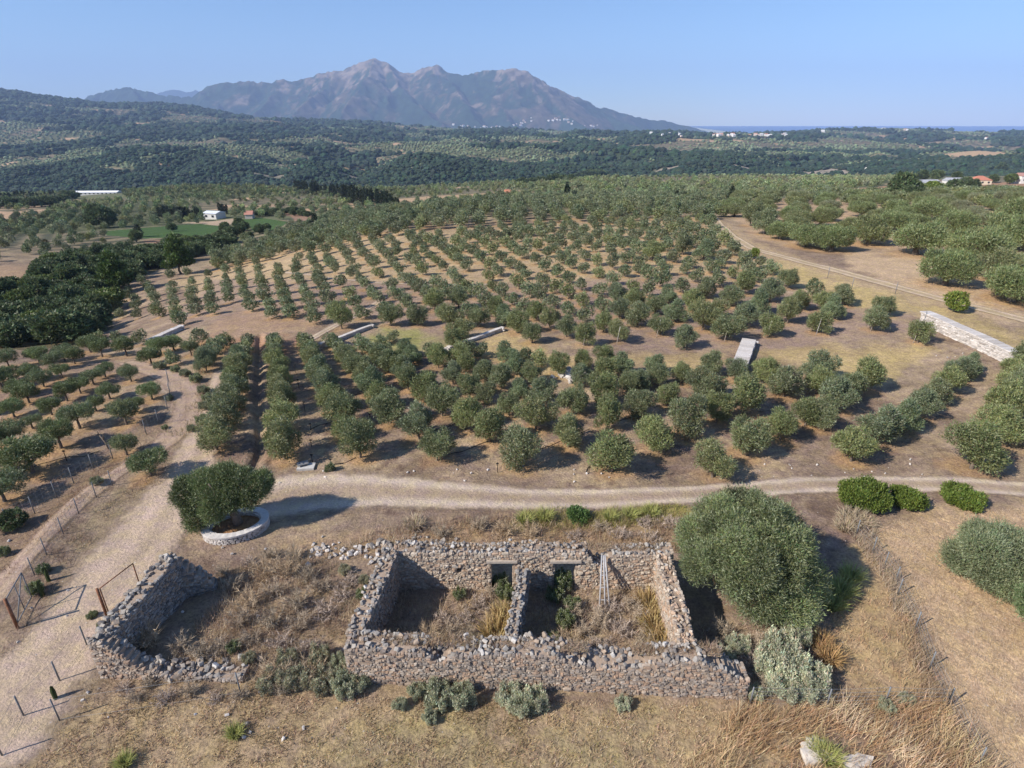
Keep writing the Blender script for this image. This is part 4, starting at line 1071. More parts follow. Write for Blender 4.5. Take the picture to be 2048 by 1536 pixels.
# ------------------------------------------------------------------ rubble masonry
_cg = np.array([(x, y, z) for x in (-1, 0, 1) for y in (-1, 0, 1) for z in (-1, 0, 1) if (x, y, z) != (0, 0, 0)], float)
_ci = {tuple(int(t) for t in p): i for i, p in enumerate(_cg)}
_cf = []
for ax in range(3):
    for sg in (-1, 1):
        o1, o2 = [k for k in range(3) if k != ax]
        for a in (-1, 0):
            for b in (-1, 0):
                q = []
                for da, db in ((0, 0), (1, 0), (1, 1), (0, 1)):
                    p = [0, 0, 0]; p[ax] = sg; p[o1] = a + da; p[o2] = b + db; q.append(_ci[tuple(p)])
                if (sg > 0) == (ax != 1): _cf.append(q)
                else: _cf.append(q[::-1])
ST_V = unit(_cg) * .62 * np.abs(_cg).sum(1, keepdims=True) ** .25 + _cg * .28
ST_F = np.array(_cf)
class Stones:
    def __init__(s, seed): s.c, s.a, s.d, s.k = [], [], [], []; s.r = rng(seed); s.V = []; s.F = []; s.C = []
    def add(s, c, axes, dims, col): s.c.append(c); s.a.append(axes); s.d.append(dims); s.k.append(col)
    def build(s, name, m, parent=None, rough=.09):
        n = len(s.c); c = np.array(s.c); A = np.array(s.a); D = np.array(s.d) / 2; K = np.array(s.k)
        T = ST_V[None] * (1 + rough * s.r.normal(size=(n, 26, 1))) * D[:, None, :]
        V = c[:, None] + np.einsum('nvk,nkj->nvj', T, A)
        Fc = (ST_F[None] + (np.arange(n) * 26)[:, None, None]).reshape(-1, 4)
        V = V.reshape(-1, 3); C = np.repeat(K, 26, 0)
        if s.V:
            sv = np.array(s.V); sf = np.array(s.F) + len(V); V = np.concatenate([V, sv]); Fc = np.concatenate([Fc, sf]); C = np.concatenate([C, np.array(s.C)])
        return mesh_np(name, V, Fc, [m], parent, col=np.clip(C, .02, .9), smooth=False)
    def corebox(s, c, ax, d, col):
        o = len(s.V)
        for x in (-.5, .5):
            for y in (-.5, .5):
                for z in (-.5, .5): s.V.append(tuple(np.array(c) + ax[0] * d[0] * x + ax[1] * d[1] * y + ax[2] * d[2] * z)); s.C.append(col)
        s.F += [tuple(i + o for i in f) for f in [(0, 1, 3, 2), (4, 6, 7, 5), (0, 4, 5, 1), (2, 3, 7, 6), (0, 2, 6, 4), (1, 5, 7, 3)]]
PAL = {'ruin': [((.31, .262, .22), 4), ((.37, .295, .228), 4), ((.36, .255, .185), 2.4), ((.23, .19, .16), 2), ((.43, .365, .30), 1.6), ((.40, .28, .195), 1)],
       'warm': [((.42, .34, .26), 3), ((.45, .32, .225), 3), ((.48, .40, .31), 3), ((.33, .26, .205), 2), ((.53, .46, .38), 1)],
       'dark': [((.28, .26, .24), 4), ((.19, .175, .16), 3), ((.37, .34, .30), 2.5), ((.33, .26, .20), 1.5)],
       'pale': [((.50, .455, .41), 3), ((.57, .525, .48), 3), ((.42, .375, .33), 2), ((.62, .58, .54), 1)],
       'top': [((.33, .295, .255), 3), ((.39, .355, .31), 3), ((.24, .21, .185), 2.5), ((.36, .28, .21), 2.6), ((.48, .45, .41), .5)]}
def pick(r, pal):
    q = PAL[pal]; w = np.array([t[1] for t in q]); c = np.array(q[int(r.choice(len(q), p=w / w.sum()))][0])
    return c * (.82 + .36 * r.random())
def rotz(n, up=np.array([0, 0, 1.])): return np.array([np.cross(up, n) * 1., n, up])
def wall(name, parent, p0, p1, th, top, seed, pal='ruin', openings=(), course=(.065, .15), lenr=(.08, .22), coretop=True, m=None, cob=.2, topcol='top', core=(.37, .285, .215), label=None, batter=0, ends=(1, 1), tops=True, depth=.12, sinkz=.15, flat=False):
    """rubble wall from p0 to p1; top(s) gives the crest height above the ground there; openings (s0, s1, z0, z1)"""
    p0 = np.array(p0, float); p1 = np.array(p1, float); L = np.hypot(*(p1 - p0)); t = np.array([*(p1 - p0) / L, 0]); n = np.array([-t[1], t[0], 0]); up = np.array([0, 0, 1.])
    S = Stones(seed); r = S.r; gz = lambda s: float(h(p0[0] + t[0] * s, p0[1] + t[1] * s, False))
    def at(s, o, z): return np.array([p0[0], p0[1], 0]) + t * s + n * o + up * z
    ns = max(2, int(L / .22)); ds = L / ns
    for i in range(ns):
        s = (i + .5) * ds; zt = top(s) - .07; spans = [(-sinkz, zt)]
        for a, b, z0, z1 in openings:
            if a - .02 < s < b + .02:
                spans = [(x0, x1) for x0, x1 in ((-sinkz, z0), (z1 + .04, zt)) if x1 - x0 > .05]
        for x0, x1 in spans:
            S.corebox(at(s, 0, gz(s) + (x0 + x1) / 2), (t, n, up), (ds, th - .035 + .010 * (i % 2), x1 - x0), np.array(core))
    def inside(s, z, w=0): return any(a - w < s < b + w and z0 < z < z1 for a, b, z0, z1 in openings)
    zmax = max(top(s) for s in np.linspace(0, L, 60))
    for side in (-1, 1):
        z = -sinkz
        while z < zmax:
            ch = r.uniform(*course); s = -r.random() * .15
            while s < L:
                w = r.uniform(*lenr) * (1 if r.random() < .82 else 1.9); sc = s + w / 2
                zc = z + ch / 2
                if 0 <= sc <= L and zc < top(min(max(sc, 0), L)) - .02 and not inside(sc, zc, w * .25):
                    ax = np.array([t, n, up]); an = r.normal() * (.10 if not flat else .02); ca, sa = math.cos(an), math.sin(an)
                    ax = np.array([t * ca + up * sa, n, up * ca - t * sa])
                    S.add(at(sc, side * (th / 2 - depth * .42 + r.normal() * .028 + batter * max(0, zmax - zc)), gz(sc) + zc + (r.normal() * .012 if not flat else 0)), ax, (w * 1.0, depth * 1.5, ch * (1.06 if not flat else .98)), pick(r, pal))
                s += w * .97
            z += ch * .94
    for e, on in ((0, ends[0]), (L, ends[1])):
        if not on: continue
        z = -sinkz
        while z < top(e) - .05:
            ch = r.uniform(*course); o = -th / 2
            while o < th / 2:
                w = r.uniform(*lenr) * .9; S.add(at(e, o + w / 2, gz(e) + z + ch / 2), np.array([t, n, up]), (depth * 1.6, w, ch * 1.05), pick(r, pal)); o += w
            z += ch * .95
    # reveal stones at openings
    for a, b, z0, z1 in openings:
        for e in (a, b):
            z = z0
            while z < z1 - .05:
                ch = r.uniform(.14, .24); o = -th / 2 + .02
                while o < th / 2 - .05:
                    w = r.uniform(.18, .34); S.add(at(e, o + w / 2, gz(e) + z + ch / 2), np.array([t, n, up]), (.14, w, ch), pick(r, 'warm')); o += w
                z += ch
    if tops:
        s = 0
        while s < L:
            o = -th / 2 + .04; w = 0
            if flat:
                S.corebox(at(s, 0, gz(s) + top(s) - .02 + r.normal() * .004), (t, n, up), (cob * 2.1, th + .05, .12), pick(r, topcol) * .55 + np.array([.27, .245, .22])); o = th
            while o < th / 2:
                q = cob * r.uniform(.55, 1.25); hz_ = top(min(max(s, 0), L))
                if r.random() < (.9 if abs(o + q / 2) > th * .26 else .35) and (not flat):
                    a_ = unit(r.normal(size=3) * np.array([1, 1, .3])); b_ = unit(np.cross(a_, r.normal(size=3))); c_ = np.cross(a_, b_)
                    lift_ = r.uniform(-.07, .05) + (.10 if r.random() < .10 else 0)
                    if not any(a < s < b and z1 > hz_ - .1 for a, b, z0, z1 in openings):
                        S.add(at(s + r.normal() * .03, o + q / 2, gz(s) + hz_ + lift_), np.array([a_, b_, c_]), (q * 1.15, q * .95, q * .7), pick(r, topcol))
                elif flat:
                    S.add(at(s, o + q / 2, gz(s) + hz_ - .03), np.array([t, n, up]), (q * 1.5, q, .1), pick(r, topcol))
                o += q * .95
            s += cob * (.9 if not flat else 2.12)
    ob = S.build(name, m or M_STONE, parent)
    if label: ob['label'] = label
    return ob
def prof(pts, jag=.06, seed=0):
    xs = [p[0] for p in pts]; zs = [p[1] for p in pts]
    return lambda s: float(np.interp(s, xs, zs) + jag * fbm(np.array(s / .6), np.array(seed * 7.1), seed, 3))

A_, B_, C_, D_ = (-7.05, 18.15), (9.75, 17.35), (-6.1, 23.95), (8.05, 23.9)      # outer corners
house = empty("ruined_house", (0, 21, 0))
tag(house, "roofless rubble-stone ruin with three cross walls and two doorways, overgrown inside", "ruin")
def rel(o): o.location = (0, -21, 0); return o
rel(wall("wall", house, (-6.9, 18.35), (9.7, 17.55), .95, prof([(0, 1.95), (2.2, 1.9), (3.3, 1.85), (3.9, 1.35), (4.6, 1.85), (8.5, 2.0), (10.2, 1.45), (12, 1.5), (13.2, 1.95), (14.6, 2.0), (15.6, 1.5), (16.6, .95)], .10, 3), 11, 'ruin', cob=.20, label="long front wall with rounded stones along its broken crest"))
rel(wall("wall", house, (-5.9, 23.75), (8.0, 23.75), .75, prof([(0, 2.35), (2, 2.3), (5, 2.3), (7, 2.4), (9.6, 2.3), (10.0, 1.6), (10.6, 1.5), (11.0, 2.2), (13.9, 2.3)], .09, 5), 12, 'warm', cob=.17,
         openings=[(4.8, 5.98, -.3, 1.80), (8.0, 9.15, -.3, 1.80), (3.05, 3.4, 1.05, 1.42)], label="back wall with two doorways and a small niche"))
rel(wall("wall", house, (-6.72, 18.85), (-6.0, 23.4), .66, prof([(0, 1.95), (1.2, 2.1), (3, 2.35), (4.6, 2.55)], .10, 7), 13, 'ruin', cob=.17, label="left end wall, thick and rising towards the back"))
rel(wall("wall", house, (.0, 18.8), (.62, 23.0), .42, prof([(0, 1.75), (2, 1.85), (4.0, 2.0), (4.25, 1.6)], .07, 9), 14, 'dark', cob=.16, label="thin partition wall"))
rel(wall("wall", house, (7.4, 18.1), (7.55, 23.35), .68, prof([(0, 2.0), (2.5, 2.2), (5.3, 2.3)], .07, 10), 15, 'warm', cob=.17, topcol='warm', label="sunlit right end wall of pale stones"))
for x0, zz in ((-1.1, 1.86), (2.1, 1.86)):
    b = MB(); b.box((x0 + .59, 23.37 - 21, zz + float(h(x0, 23.4, False))), (1.55, .26, .13), .01, (.45, .38, .31)); b.box((x0 + .55, 23.75 - 21, zz + .01 + float(h(x0, 23.4, False))), (1.5, .34, .12), -.02, (.30, .24, .19))
    b.build("lintel", M_STONE, house, col=True)
# second ruin: the gable corner on the left
hut = empty("ruined_wall", (-17, 20, 0))
tag(hut, "broken stone corner wall beside the dirt road, its inner face in deep shade", "ruin")
def relh(o): o.location = (17, -20, 0); return o
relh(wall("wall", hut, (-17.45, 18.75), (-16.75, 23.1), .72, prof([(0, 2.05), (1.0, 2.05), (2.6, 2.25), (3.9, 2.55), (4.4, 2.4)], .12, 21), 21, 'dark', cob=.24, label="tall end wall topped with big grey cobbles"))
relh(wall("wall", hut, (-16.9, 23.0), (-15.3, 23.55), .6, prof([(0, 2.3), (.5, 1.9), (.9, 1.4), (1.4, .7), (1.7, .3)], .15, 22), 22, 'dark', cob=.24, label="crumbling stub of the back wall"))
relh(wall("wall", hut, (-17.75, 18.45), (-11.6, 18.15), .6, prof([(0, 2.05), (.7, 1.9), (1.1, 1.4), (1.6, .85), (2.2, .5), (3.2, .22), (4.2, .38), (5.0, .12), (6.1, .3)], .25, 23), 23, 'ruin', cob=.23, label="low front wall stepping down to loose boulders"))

# pale dressed walls crossing the orchards
def stonewall(u0, v0, u1, v1, th, z, seed, label, ex=0):
    a = np.array(ray(u0, v0)); b = np.array(ray(u1, v1)); b = b + (b - a) / np.linalg.norm(b - a) * ex
    o = wall("stone_wall", None, a, b, th, lambda s: z + .02 * math.sin(s), seed, 'pale', course=(.15, .22), lenr=(.25, .55), cob=.34, topcol='pale', flat=True, core=(.5, .46, .42), depth=.16, m=M_PALE, sinkz=.4)
    tag(o, label, "wall", "pale stone walls across the orchards"); return o
stonewall(1848, 646, 2105, 765, 1.2, 1.35, 31, "long broad white stone wall running off the picture at the right edge")
stonewall(1496, 690, 1474, 750, 1.35, .6, 32, "short broad white stone wall end-on between the two orchards")
stonewall(1002, 662, 893, 702, .42, .42, 33, "narrow white stone wall slanting across the grassy swale")
stonewall(362, 660, 298, 688, .6, .45, 34, "smooth white slanting wall at the corner of the gully thicket")
stonewall(742, 656, 640, 697, .38, .35, 35, "thin pale wall under the big dark olive at the swale's left end")

# stones lying about
def rubble(name, pts, seed, label, pal='pale', q=.22):
    S = Stones(seed); r = S.r
    for u, v, n, sp_ in pts:
        x, y = ray(u, v)
        for i in range(n):
            a = x + r.normal() * sp_; b = y + r.normal() * sp_; k = q * r.uniform(.4, 1.35)
            a_ = unit(r.normal(size=3)); b_ = unit(np.cross(a_, r.normal(size=3))); S.add(np.array([a, b, float(h(a, b)) + k * .22]), np.array([a_, b_, np.cross(a_, b_)]), (k * 1.2, k, k * .75), pick(r, pal))
    tag(S.build(name, M_PALE), label, "rubble", kind='stuff')
rubble("rubble", [(645, 1100, 22, .35), (680, 1108, 12, .3), (712, 1105, 12, .3), (740, 1112, 14, .4), (632, 1108, 8, .3)], 51, "white broken stones heaped behind the ruin")
rubble("rubble", [(775, 1095, 30, .4), (820, 1090, 30, .5), (860, 1088, 26, .4), (900, 1094, 12, .4)], 52, "grey tumbled stones behind the back wall", 'top', .25)
rubble("rubble", [(1138, 752, 40, .7), (1156, 746, 24, .6)], 53, "white stones piled between the olives in the middle of the orchard", 'pale', .42)
rubble("rubble", [(1185, 1315, 12, .3), (1165, 1300, 8, .2), (960, 1300, 6, .3), (1240, 1322, 12, .4), (470, 1330, 10, .4), (420, 1335, 12, .4), (380, 1330, 10, .4)], 54, "loose stones fallen from the front walls", 'top', .24)
rr = rng(3)
rubble("rubble", [(rr.uniform(500, 2000), rr.uniform(925, 965), 2, .5) for _ in range(26)] + [(rr.uniform(20, 900), rr.uniform(1050, 1500), 1, .1) for _ in range(60)] + [(rr.uniform(1780, 2040), rr.uniform(690, 720), 1, .1) for _ in range(14)], 55, "small pale stones strewn over the bare ground", 'pale', .13)
for u, v, w, l in ((1640, 1522, 1.2, "large pale boulder in the tall straw, left of two at the bottom"), (1715, 1535, 1.1, "large pale boulder in the tall straw, right of two at the bottom"), (1626, 1500, .8, "grey boulder beside the yellow-green reeds")):
    S = Stones(int(u)); x, y = ray(u, v)
    for i in range(3): S.add(np.array([x + (i - 1) * w * .28, y + .1 * i, float(h(x, y)) + .1]), rotz(unit(np.array([.3 * i, 1, .1]))), (w * .62, w * .5, .42 - .06 * i), np.array([.55, .49, .42]))
    tag(S.build("boulder", M_PALE, rough=.13), l, "boulder")

# ------------------------------------------------------------------ the ring wall and its olive
px_, py_ = ray(474, 1058); pz_ = float(h(px_, py_))
pl = empty("planter", (px_, py_, pz_), math.radians(20)); tag(pl, "oval white dry-stone ring wall with smooth coping round the lone olive", "planter")
RA, RB, HH = 1.82, 1.42, .52
n = 96; V = []; Fq = []
for i in range(n):
    a = 2 * math.pi * i / n; c_, s_ = math.cos(a), math.sin(a); jz = .008 * math.sin(i * 1.7)
    for ra, rb, z in ((RA - .42, RB - .42, HH - .05), (RA - .40, RB - .40, HH + jz), (RA + .03, RB + .03, HH + .01 + jz), (RA + .03, RB + .03, HH - .09)): V.append((ra * c_, rb * s_, z))
for i in range(n):
    j = (i + 1) % n
    for k in range(3): Fq.append((i * 4 + k, i * 4 + k + 1, j * 4 + k + 1, j * 4 + k))
mesh_np("coping", np.array(V), np.array(Fq), [M_PALE], pl, col=np.full((len(V), 3), .60) * np.array([1, .93, .86]))
S = Stones(61); r = S.r
for side, q in ((1, 0), (-1, -.38)):
    z = -.12
    while z < HH - .13:
        ch = r.uniform(.09, .13); a = r.random() * .1
        while a < 2 * math.pi:
            w = r.uniform(.16, .34); da = w / 1.65; am = a + da / 2; c_, s_ = math.cos(am), math.sin(am)
            nn = unit(np.array([c_ / RA, s_ / RB, 0])); tt = np.array([-nn[1], nn[0], 0])
            S.add(np.array([(RA + q - .06) * c_, (RB + q - .06) * s_, z + ch / 2]), np.array([tt, nn, [0, 0, 1.]]), (w, .15, ch * 1.02), pick(r, 'pale')); a += da * .97
        z += ch * .98
S.build("ring_wall", M_PALE, pl)
n = 40; V = [(0, 0, .34)] + [((RA - .36) * math.cos(2 * math.pi * i / n), (RB - .36) * math.sin(2 * math.pi * i / n), .24) for i in range(n)]
mesh_np("soil", np.array(V), [(0, 1 + i, 1 + (i + 1) % n) for i in range(n)], [M_GROUND], pl, col=np.tile([.30, .17, .09, 0], (n + 1, 1)), smooth=True)
def custom_tree(name, loc, lobes, n, L, W, seed, label, cat, trunkf, rz=0, **kw):
    e = empty(name, loc, rz); tag(e, label, cat)
    V, C = leaves(rng(seed), lobes, n, L, W, **kw); mesh_np("crown", V, tri(len(V)), [M_LEAF], e, col=C)
    b = MB(); trunkf(b); b.build("trunk", M_BARK, e, smooth=True); return e
def tr1(b):
    b.add(tube([(.15, 0, .1), (.05, 0, .7), (-.2, .05, 1.3), (-.45, .1, 1.9)], [.30, .24, .22, .18], 9))
    for e in ((-2.0, -.3, 2.6), (-1.2, .8, 3.2), (.6, .5, 3.2), (1.4, .1, 2.9), (-.6, -.7, 3.3)):
        b.add(tube([(-.25, .05, 1.35), (e[0] * .5 - .1, e[1] * .5, 1.4 + (e[2] - 1.4) * .5), e], [.15, .10, .04], 6))
custom_tree("olive_tree", (px_ - .05, py_ + .1, pz_ + .25),
    [(q[0] * .84 + .1, q[1] * .84, q[2] * .92 - .12, q[3] * .80, q[4] * .84, q[5] * .98) for q in [(-1.0, 0, 2.5, 1.6, 1.4, 1.2), (-2.3, -.2, 2.1, 1.1, 1.1, 1.1), (-2.9, -.3, 2.6, .9, .9, .8), (-2.3, -.9, 1.15, .75, .7, .8), (.6, .3, 3.0, 1.3, 1.2, .95), (1.7, .3, 2.9, 1.05, 1.0, .75), (2.1, .5, 3.2, .7, .7, .55), (-.4, .4, 3.5, 1.3, 1.1, .7), (-1.8, .3, 3.3, 1.0, 1.0, .6), (-.9, -.9, 2.0, .9, .8, .9), (-3.2, .2, 3.0, .6, .6, .5), (1.4, -.5, 2.4, .6, .6, .6), (.2, -.6, 2.5, .8, .8, .8)]],
    70000, .125, .036, 71, "dense dark-green olive rising from the oval white ring wall", "olive tree", tr1, spread=.09, base=(.150, .190, .072), ps=.18, var=.32)
def tr2(b):
    b.add(tube([(0, 0, -.2), (.1, 0, .6), (0, .1, 1.3)], [.45, .36, .3], 9))
    for k in range(6):
        a = k * 1.05; b.add(tube([(0, .1, 1.2), (math.cos(a) * 1.0, math.sin(a) * 1.0, 2.3), (math.cos(a) * 2.1, math.sin(a) * 2.1, 3.5)], [.2, .12, .04], 6))
r = rng(91); lb = [(0, 0, 2.9, 1.9, 1.9, 2.0)]
for i in range(27):
    a = i * 2.4; e_ = -.35 + 1.65 * (i / 27.); R_ = 2.1 + .65 * r.random()
    lb.append((math.cos(a) * math.cos(e_) * R_, math.sin(a) * math.cos(e_) * R_, 2.75 + math.sin(e_) * 1.85, .55 + .38 * r.random(), .55 + .38 * r.random(), .8 + .4 * r.random()))
lb += [(.2, -1.9, 1.7, 1.1, 1.0, 1.1), (1.5, -2.0, 1.6, 1.2, 1.1, 1.1), (2.4, -1.0, 1.9, 1.1, 1.1, 1.2)]
custom_tree("olive_tree", (11.45, 23.0, float(h(11.75, 22.75))), lb, 170000, .155, .036, 72, "huge round grey-green olive standing hard against the right end of the ruin", "olive tree", tr2, spread=.12, base=(.200, .235, .098), ps=.3, var=.42, shell=.13, out=.85, up=.5)
def tr3(b):
    b.add(tube([(0, 0, -.2), (0, 0, .9)], [.3, .22], 8))
    for k in range(4):
        a = k * 1.6; b.add(tube([(0, 0, .8), (math.cos(a), math.sin(a), 1.8), (math.cos(a) * 1.7, math.sin(a) * 1.7, 2.4)], [.13, .08, .03], 6))
def roundlobes(R_, H_, seed, n=9):
    r = rng(seed); L_ = [(0, 0, H_ * .5, R_ * .75, R_ * .75, H_ * .42)]
    for i in range(n):
        a = i * 2.4; q = R_ * (.5 + .2 * r.random()); s_ = R_ * (.24 + .16 * r.random())
        L_.append((math.cos(a) * q, math.sin(a) * q, H_ * (.32 + .42 * r.random()), s_, s_, s_ * .9))
    return L_
custom_tree("olive_tree", (25.4, 24.0, 0), roundlobes(2.55, 3.2, 5, 17), 80000, .14, .036, 73, "broad silvery olive on the straw field at the right edge, upper of two", "olive tree", tr3, base=(.195, .228, .115), ps=.35, var=.22)
custom_tree("olive_tree", (25.3, 20.1, 0), roundlobes(2.0, 2.7, 6, 14), 48000, .13, .036, 74, "green olive on the straw field at the right edge, lower of two", "olive tree", tr3, base=(.145, .20, .085), ps=.2, var=.22)
# bright green bushes by the track
def bush(name, u, v, w, hh, n, seed, label, cat, base, silver, L=.13, W=.07, **kw):
    x, y, z = ground(u, v); f = project(x, y, z)[2]; w = w * f / F
    lobes = roundlobes(w / 2, hh, seed, 8)
    V, C = leaves(rng(seed), lobes, n, L, W, base=base, silver=silver, spread=kw.pop('spread', .07), **kw)
    e = empty(name, (x, y, z)); tag(e, label, cat, kw.get('group'))
    mesh_np("foliage", V, tri(len(V)), [M_LEAF], e, col=C)
    b = MB(); r = rng(seed)
    for k in range(5):
        a = k * 1.3; b.add(tube([(0, 0, -.05), (math.cos(a) * w * .15, math.sin(a) * w * .15, hh * .35), (math.cos(a) * w * .3, math.sin(a) * w * .3, hh * .6)], [.05, .03, .012], 5))
    b.build("stem", M_BARK, e, smooth=True); return e
GB, GS = (.135, .185, .036), (.22, .28, .06)
bush("green_bush", 1722, 1012, 98, 1.75, 15000, 81, "tallest bright green bush beside the track, left of three", "bush", GB, GS, up=.9, out=.4)
bush("green_bush", 1812, 1012, 66, 1.15, 9000, 82, "middle bright green bush beside the track, touching the tallest", "bush", GB, GS, up=.9, out=.4)
bush("green_bush", 1922, 1004, 80, .7, 9000, 83, "low bright green bush beside the track, right of three", "bush", GB, GS, up=.9, out=.4)
bush("green_bush", 2120, 1015, 60, .6, 4000, 84, "low green bush at the right edge by the track", "bush", (.12, .17, .05), GS)
bush("green_bush", 1157, 1042, 46, .8, 3500, 85, "small fresh green bush in the yellow grass behind the ruin", "bush", (.10, .17, .05), (.16, .24, .08), L=.12)

# ------------------------------------------------------------------ scrub round the ruin
def twigmesh(seed, n=900, hh=.9, w=1.0, col=(.25, .175, .12)):
    r = rng(seed); B = []; D = []
    for i in range(26):
        d_ = unit(np.array([r.normal() * .7, r.normal() * .7, .9 + .5 * r.random()])); base = np.array([r.normal() * .1, r.normal() * .1, 0]); L_ = hh * r.uniform(.6, 1.1)
        B.append((base, d_, L_, .013))
        for k in range(n // 26):
            p = base + d_ * L_ * r.uniform(.25, 1.0); d2 = unit(d_ + r.normal(size=3) * .65); B.append((p, d2, L_ * r.uniform(.2, .5), .008))
    V = []
    for p, d_, L_, t in B:
        s_ = unit(np.cross(d_, r.normal(size=3)))
        V += [p - s_ * t, p + s_ * t, p + d_ * L_]
    V = np.array(V); V[:, :2] *= w; V[:, 2] = np.maximum(V[:, 2], 0)
    C = np.repeat(np.array(col) * (.7 + .6 * r.random((len(V) // 3, 1))), 3, 0)
    return mesh_np("twigs", V, tri(len(V)), [M_TWIG], col=C, link=False)
TW = [twigmesh(1, col=(.46, .37, .27), hh=.68), twigmesh(2, col=(.40, .325, .235), n=900, hh=.65), twigmesh(3, col=(.50, .38, .25), hh=.85), twigmesh(4, col=(.46, .37, .30), hh=.42, w=1.3, n=900)]
def sagemesh(seed, col=(.40, .42, .26)):
    r = rng(seed); lobes = []
    for i in range(11):
        a = i * 2.4; q = .12 + .30 * math.sqrt(i / 11); lobes.append((math.cos(a) * q, math.sin(a) * q, .26 + .24 * r.random(), .10, .10, .22 + .12 * r.random()))
    V, C = leaves(r, lobes, 7000, .075, .028, spread=.035, base=col, silver=(.50, .52, .36), ps=.3, var=.3, up=1.3, out=.35, shell=.35)
    return mesh_np("foliage", V, tri(len(V)), [M_LEAF], col=C, link=False)
SG = [sagemesh(1, (.38, .385, .25)), sagemesh(2, (.36, .325, .21)), sagemesh(3, (.50, .50, .35))]
GRN = [sagemesh(4, (.10, .14, .04)), sagemesh(5, (.13, .16, .05))]
def tuft(seed, n, hh, spread, lean, col, wd=.018):
    r = rng(seed); a = r.random(n) * 6.283; q = r.random(n) ** .5 * spread * .35
    p = np.stack([np.cos(a) * q, np.sin(a) * q, np.zeros(n)], 1)
    d_ = np.stack([np.cos(a) * (.1 + lean * r.random(n)), np.sin(a) * (.1 + lean * r.random(n)), .8 + .3 * r.random(n)], 1); d_ = unit(d_)
    s_ = unit(np.cross(d_, r.normal(size=(n, 3)))); L_ = (hh * (.5 + .6 * r.random(n)))[:, None]
    mid = p + d_ * L_ * .6; tip = mid + unit(d_ + np.array([0, 0, -.45]) + .2 * r.normal(size=(n, 3))) * L_ * .5
    V = np.stack([p - s_ * wd, p + s_ * wd, mid + s_ * wd * .8, p - s_ * wd, mid + s_ * wd * .8, mid - s_ * wd * .8, mid - s_ * wd * .8, mid + s_ * wd * .8, tip], 1).reshape(-1, 3)
    C = np.repeat(np.array(col) * (.75 + .5 * r.random((n, 1))) * (1 + .05 * r.normal(size=(n, 3))), 9, 0)
    return V, np.clip(C, .01, 1)
def tuftmesh(*a, **k):
    V, C = tuft(*a, **k); return mesh_np("blades", V, tri(len(V)), [M_GRASS], col=C, link=False)
TF = [tuftmesh(1, 420, .85, 1.0, .8, (.50, .37, .17)), tuftmesh(2, 420, .8, 1.0, .9, (.46, .30, .14)), tuftmesh(3, 420, .9, .9, .7, (.42, .43, .15)), tuftmesh(4, 380, .75, 1.1, .9, (.52, .42, .29))]
def plants(name, cat, group, spec, labf, libs, stemcol=None, seed=0):
    r = rng(seed); pos = rowlabels(spec, 7, lambda o: o[0], lambda o: o[1])
    for i, (u, v, s_, k) in enumerate(spec):
        x, y, z = ground(u, v); row, p_ = pos[i]
        o = bpy.data.objects.new(name, libs[k]); COL.objects.link(o)
        o.location = (x, y, z - .02); o.rotation_euler = (0, 0, r.random() * 6.28); o.scale = (s_ * (.9 + .2 * r.random()), s_ * (.9 + .2 * r.random()), s_ * (.85 + .25 * r.random()))
        tag(o, labf % (onum(p_), onum(row)), cat, group)
DS = [(540, 1365, 1.1, 2), (585, 1352, 1.2, 1), (622, 1358, 1.1, 2), (668, 1362, 1.1, 1), (705, 1360, 1.0, 2), (900, 1398, .8, 1), (1045, 1400, .8, 0), (1570, 1330, 1.1, 3), (1530, 1375, 1.0, 1), (500, 1215, 1.3, 2), (545, 1190, 1.3, 0), (590, 1215, 1.4, 1), (470, 1180, 1.1, 1), (530, 1150, 1.3, 2), (575, 1150, 1.4, 2), (620, 1160, 1.2, 1), (480, 1250, 1.2, 0), (540, 1250, 1.3, 1), (600, 1255, 1.3, 0), (650, 1230, 1.3, 3), (680, 1195, 1.2, 3),
      (560, 1290, 1.2, 3), (500, 1285, 1.1, 0), (620, 1300, 1.2, 3), (300, 1290, 1.4, 2), (360, 1300, 1.2, 0), (400, 1310, 1.2, 1), (440, 1305, 1.1, 0), (345, 1325, .8, 1), (640, 1180, 1.2, 0), (700, 1165, 1.1, 3), (450, 1150, 1.0, 1), (500, 1130, 1.0, 3), (585, 1118, 1.1, 1), (545, 1115, 1.1, 1),
      (860, 1285, 1.2, 2), (900, 1270, 1.1, 0), (930, 1240, 1.1, 3), (890, 1245, 1.0, 3), (960, 1215, 1.1, 3), (985, 1190, .9, 0), (940, 1275, 1.0, 1), (1130, 1290, 1.0, 2), (1165, 1270, 1.0, 0), (1200, 1250, 1.2, 0), (1240, 1265, 1.3, 3), (1280, 1245, 1.1, 0), (1220, 1220, 1.2, 3), (1260, 1215, 1.1, 0), (1200, 1295, 1.1, 3), (1290, 1285, 1.1, 1), (1150, 1230, 1.0, 0),
      (1420, 1310, 1.2, 1), (1440, 1270, 1.3, 1), (1400, 1345, 1.0, 3), (1460, 1340, 1.1, 3), (1500, 1330, 1.3, 3), (1520, 1300, 1.2, 0), (1470, 1385, .9, 1), (1550, 1370, .9, 3), (960, 1060, 1.3, 1), (1010, 1070, 1.3, 2), (880, 1070, 1.2, 1), (830, 1060, 1.0, 3), (1060, 1075, 1.2, 2), (1150, 1075, 1.1, 3), (1240, 1075, 1.3, 3), (1300, 1080, 1.3, 3), (1200, 1060, 1.1, 0), (1340, 1050, 1.3, 3), (1290, 1050, 1.2, 3),
      (380, 1390, .8, 1), (430, 1400, .7, 3), (330, 1400, .8, 3), (270, 1400, .7, 0), (300, 1375, .7, 1), (480, 1395, .8, 0), (560, 1385, 1.0, 1), (620, 1370, 1.0, 1), (700, 1390, .8, 3), (250, 1380, .7, 3)]
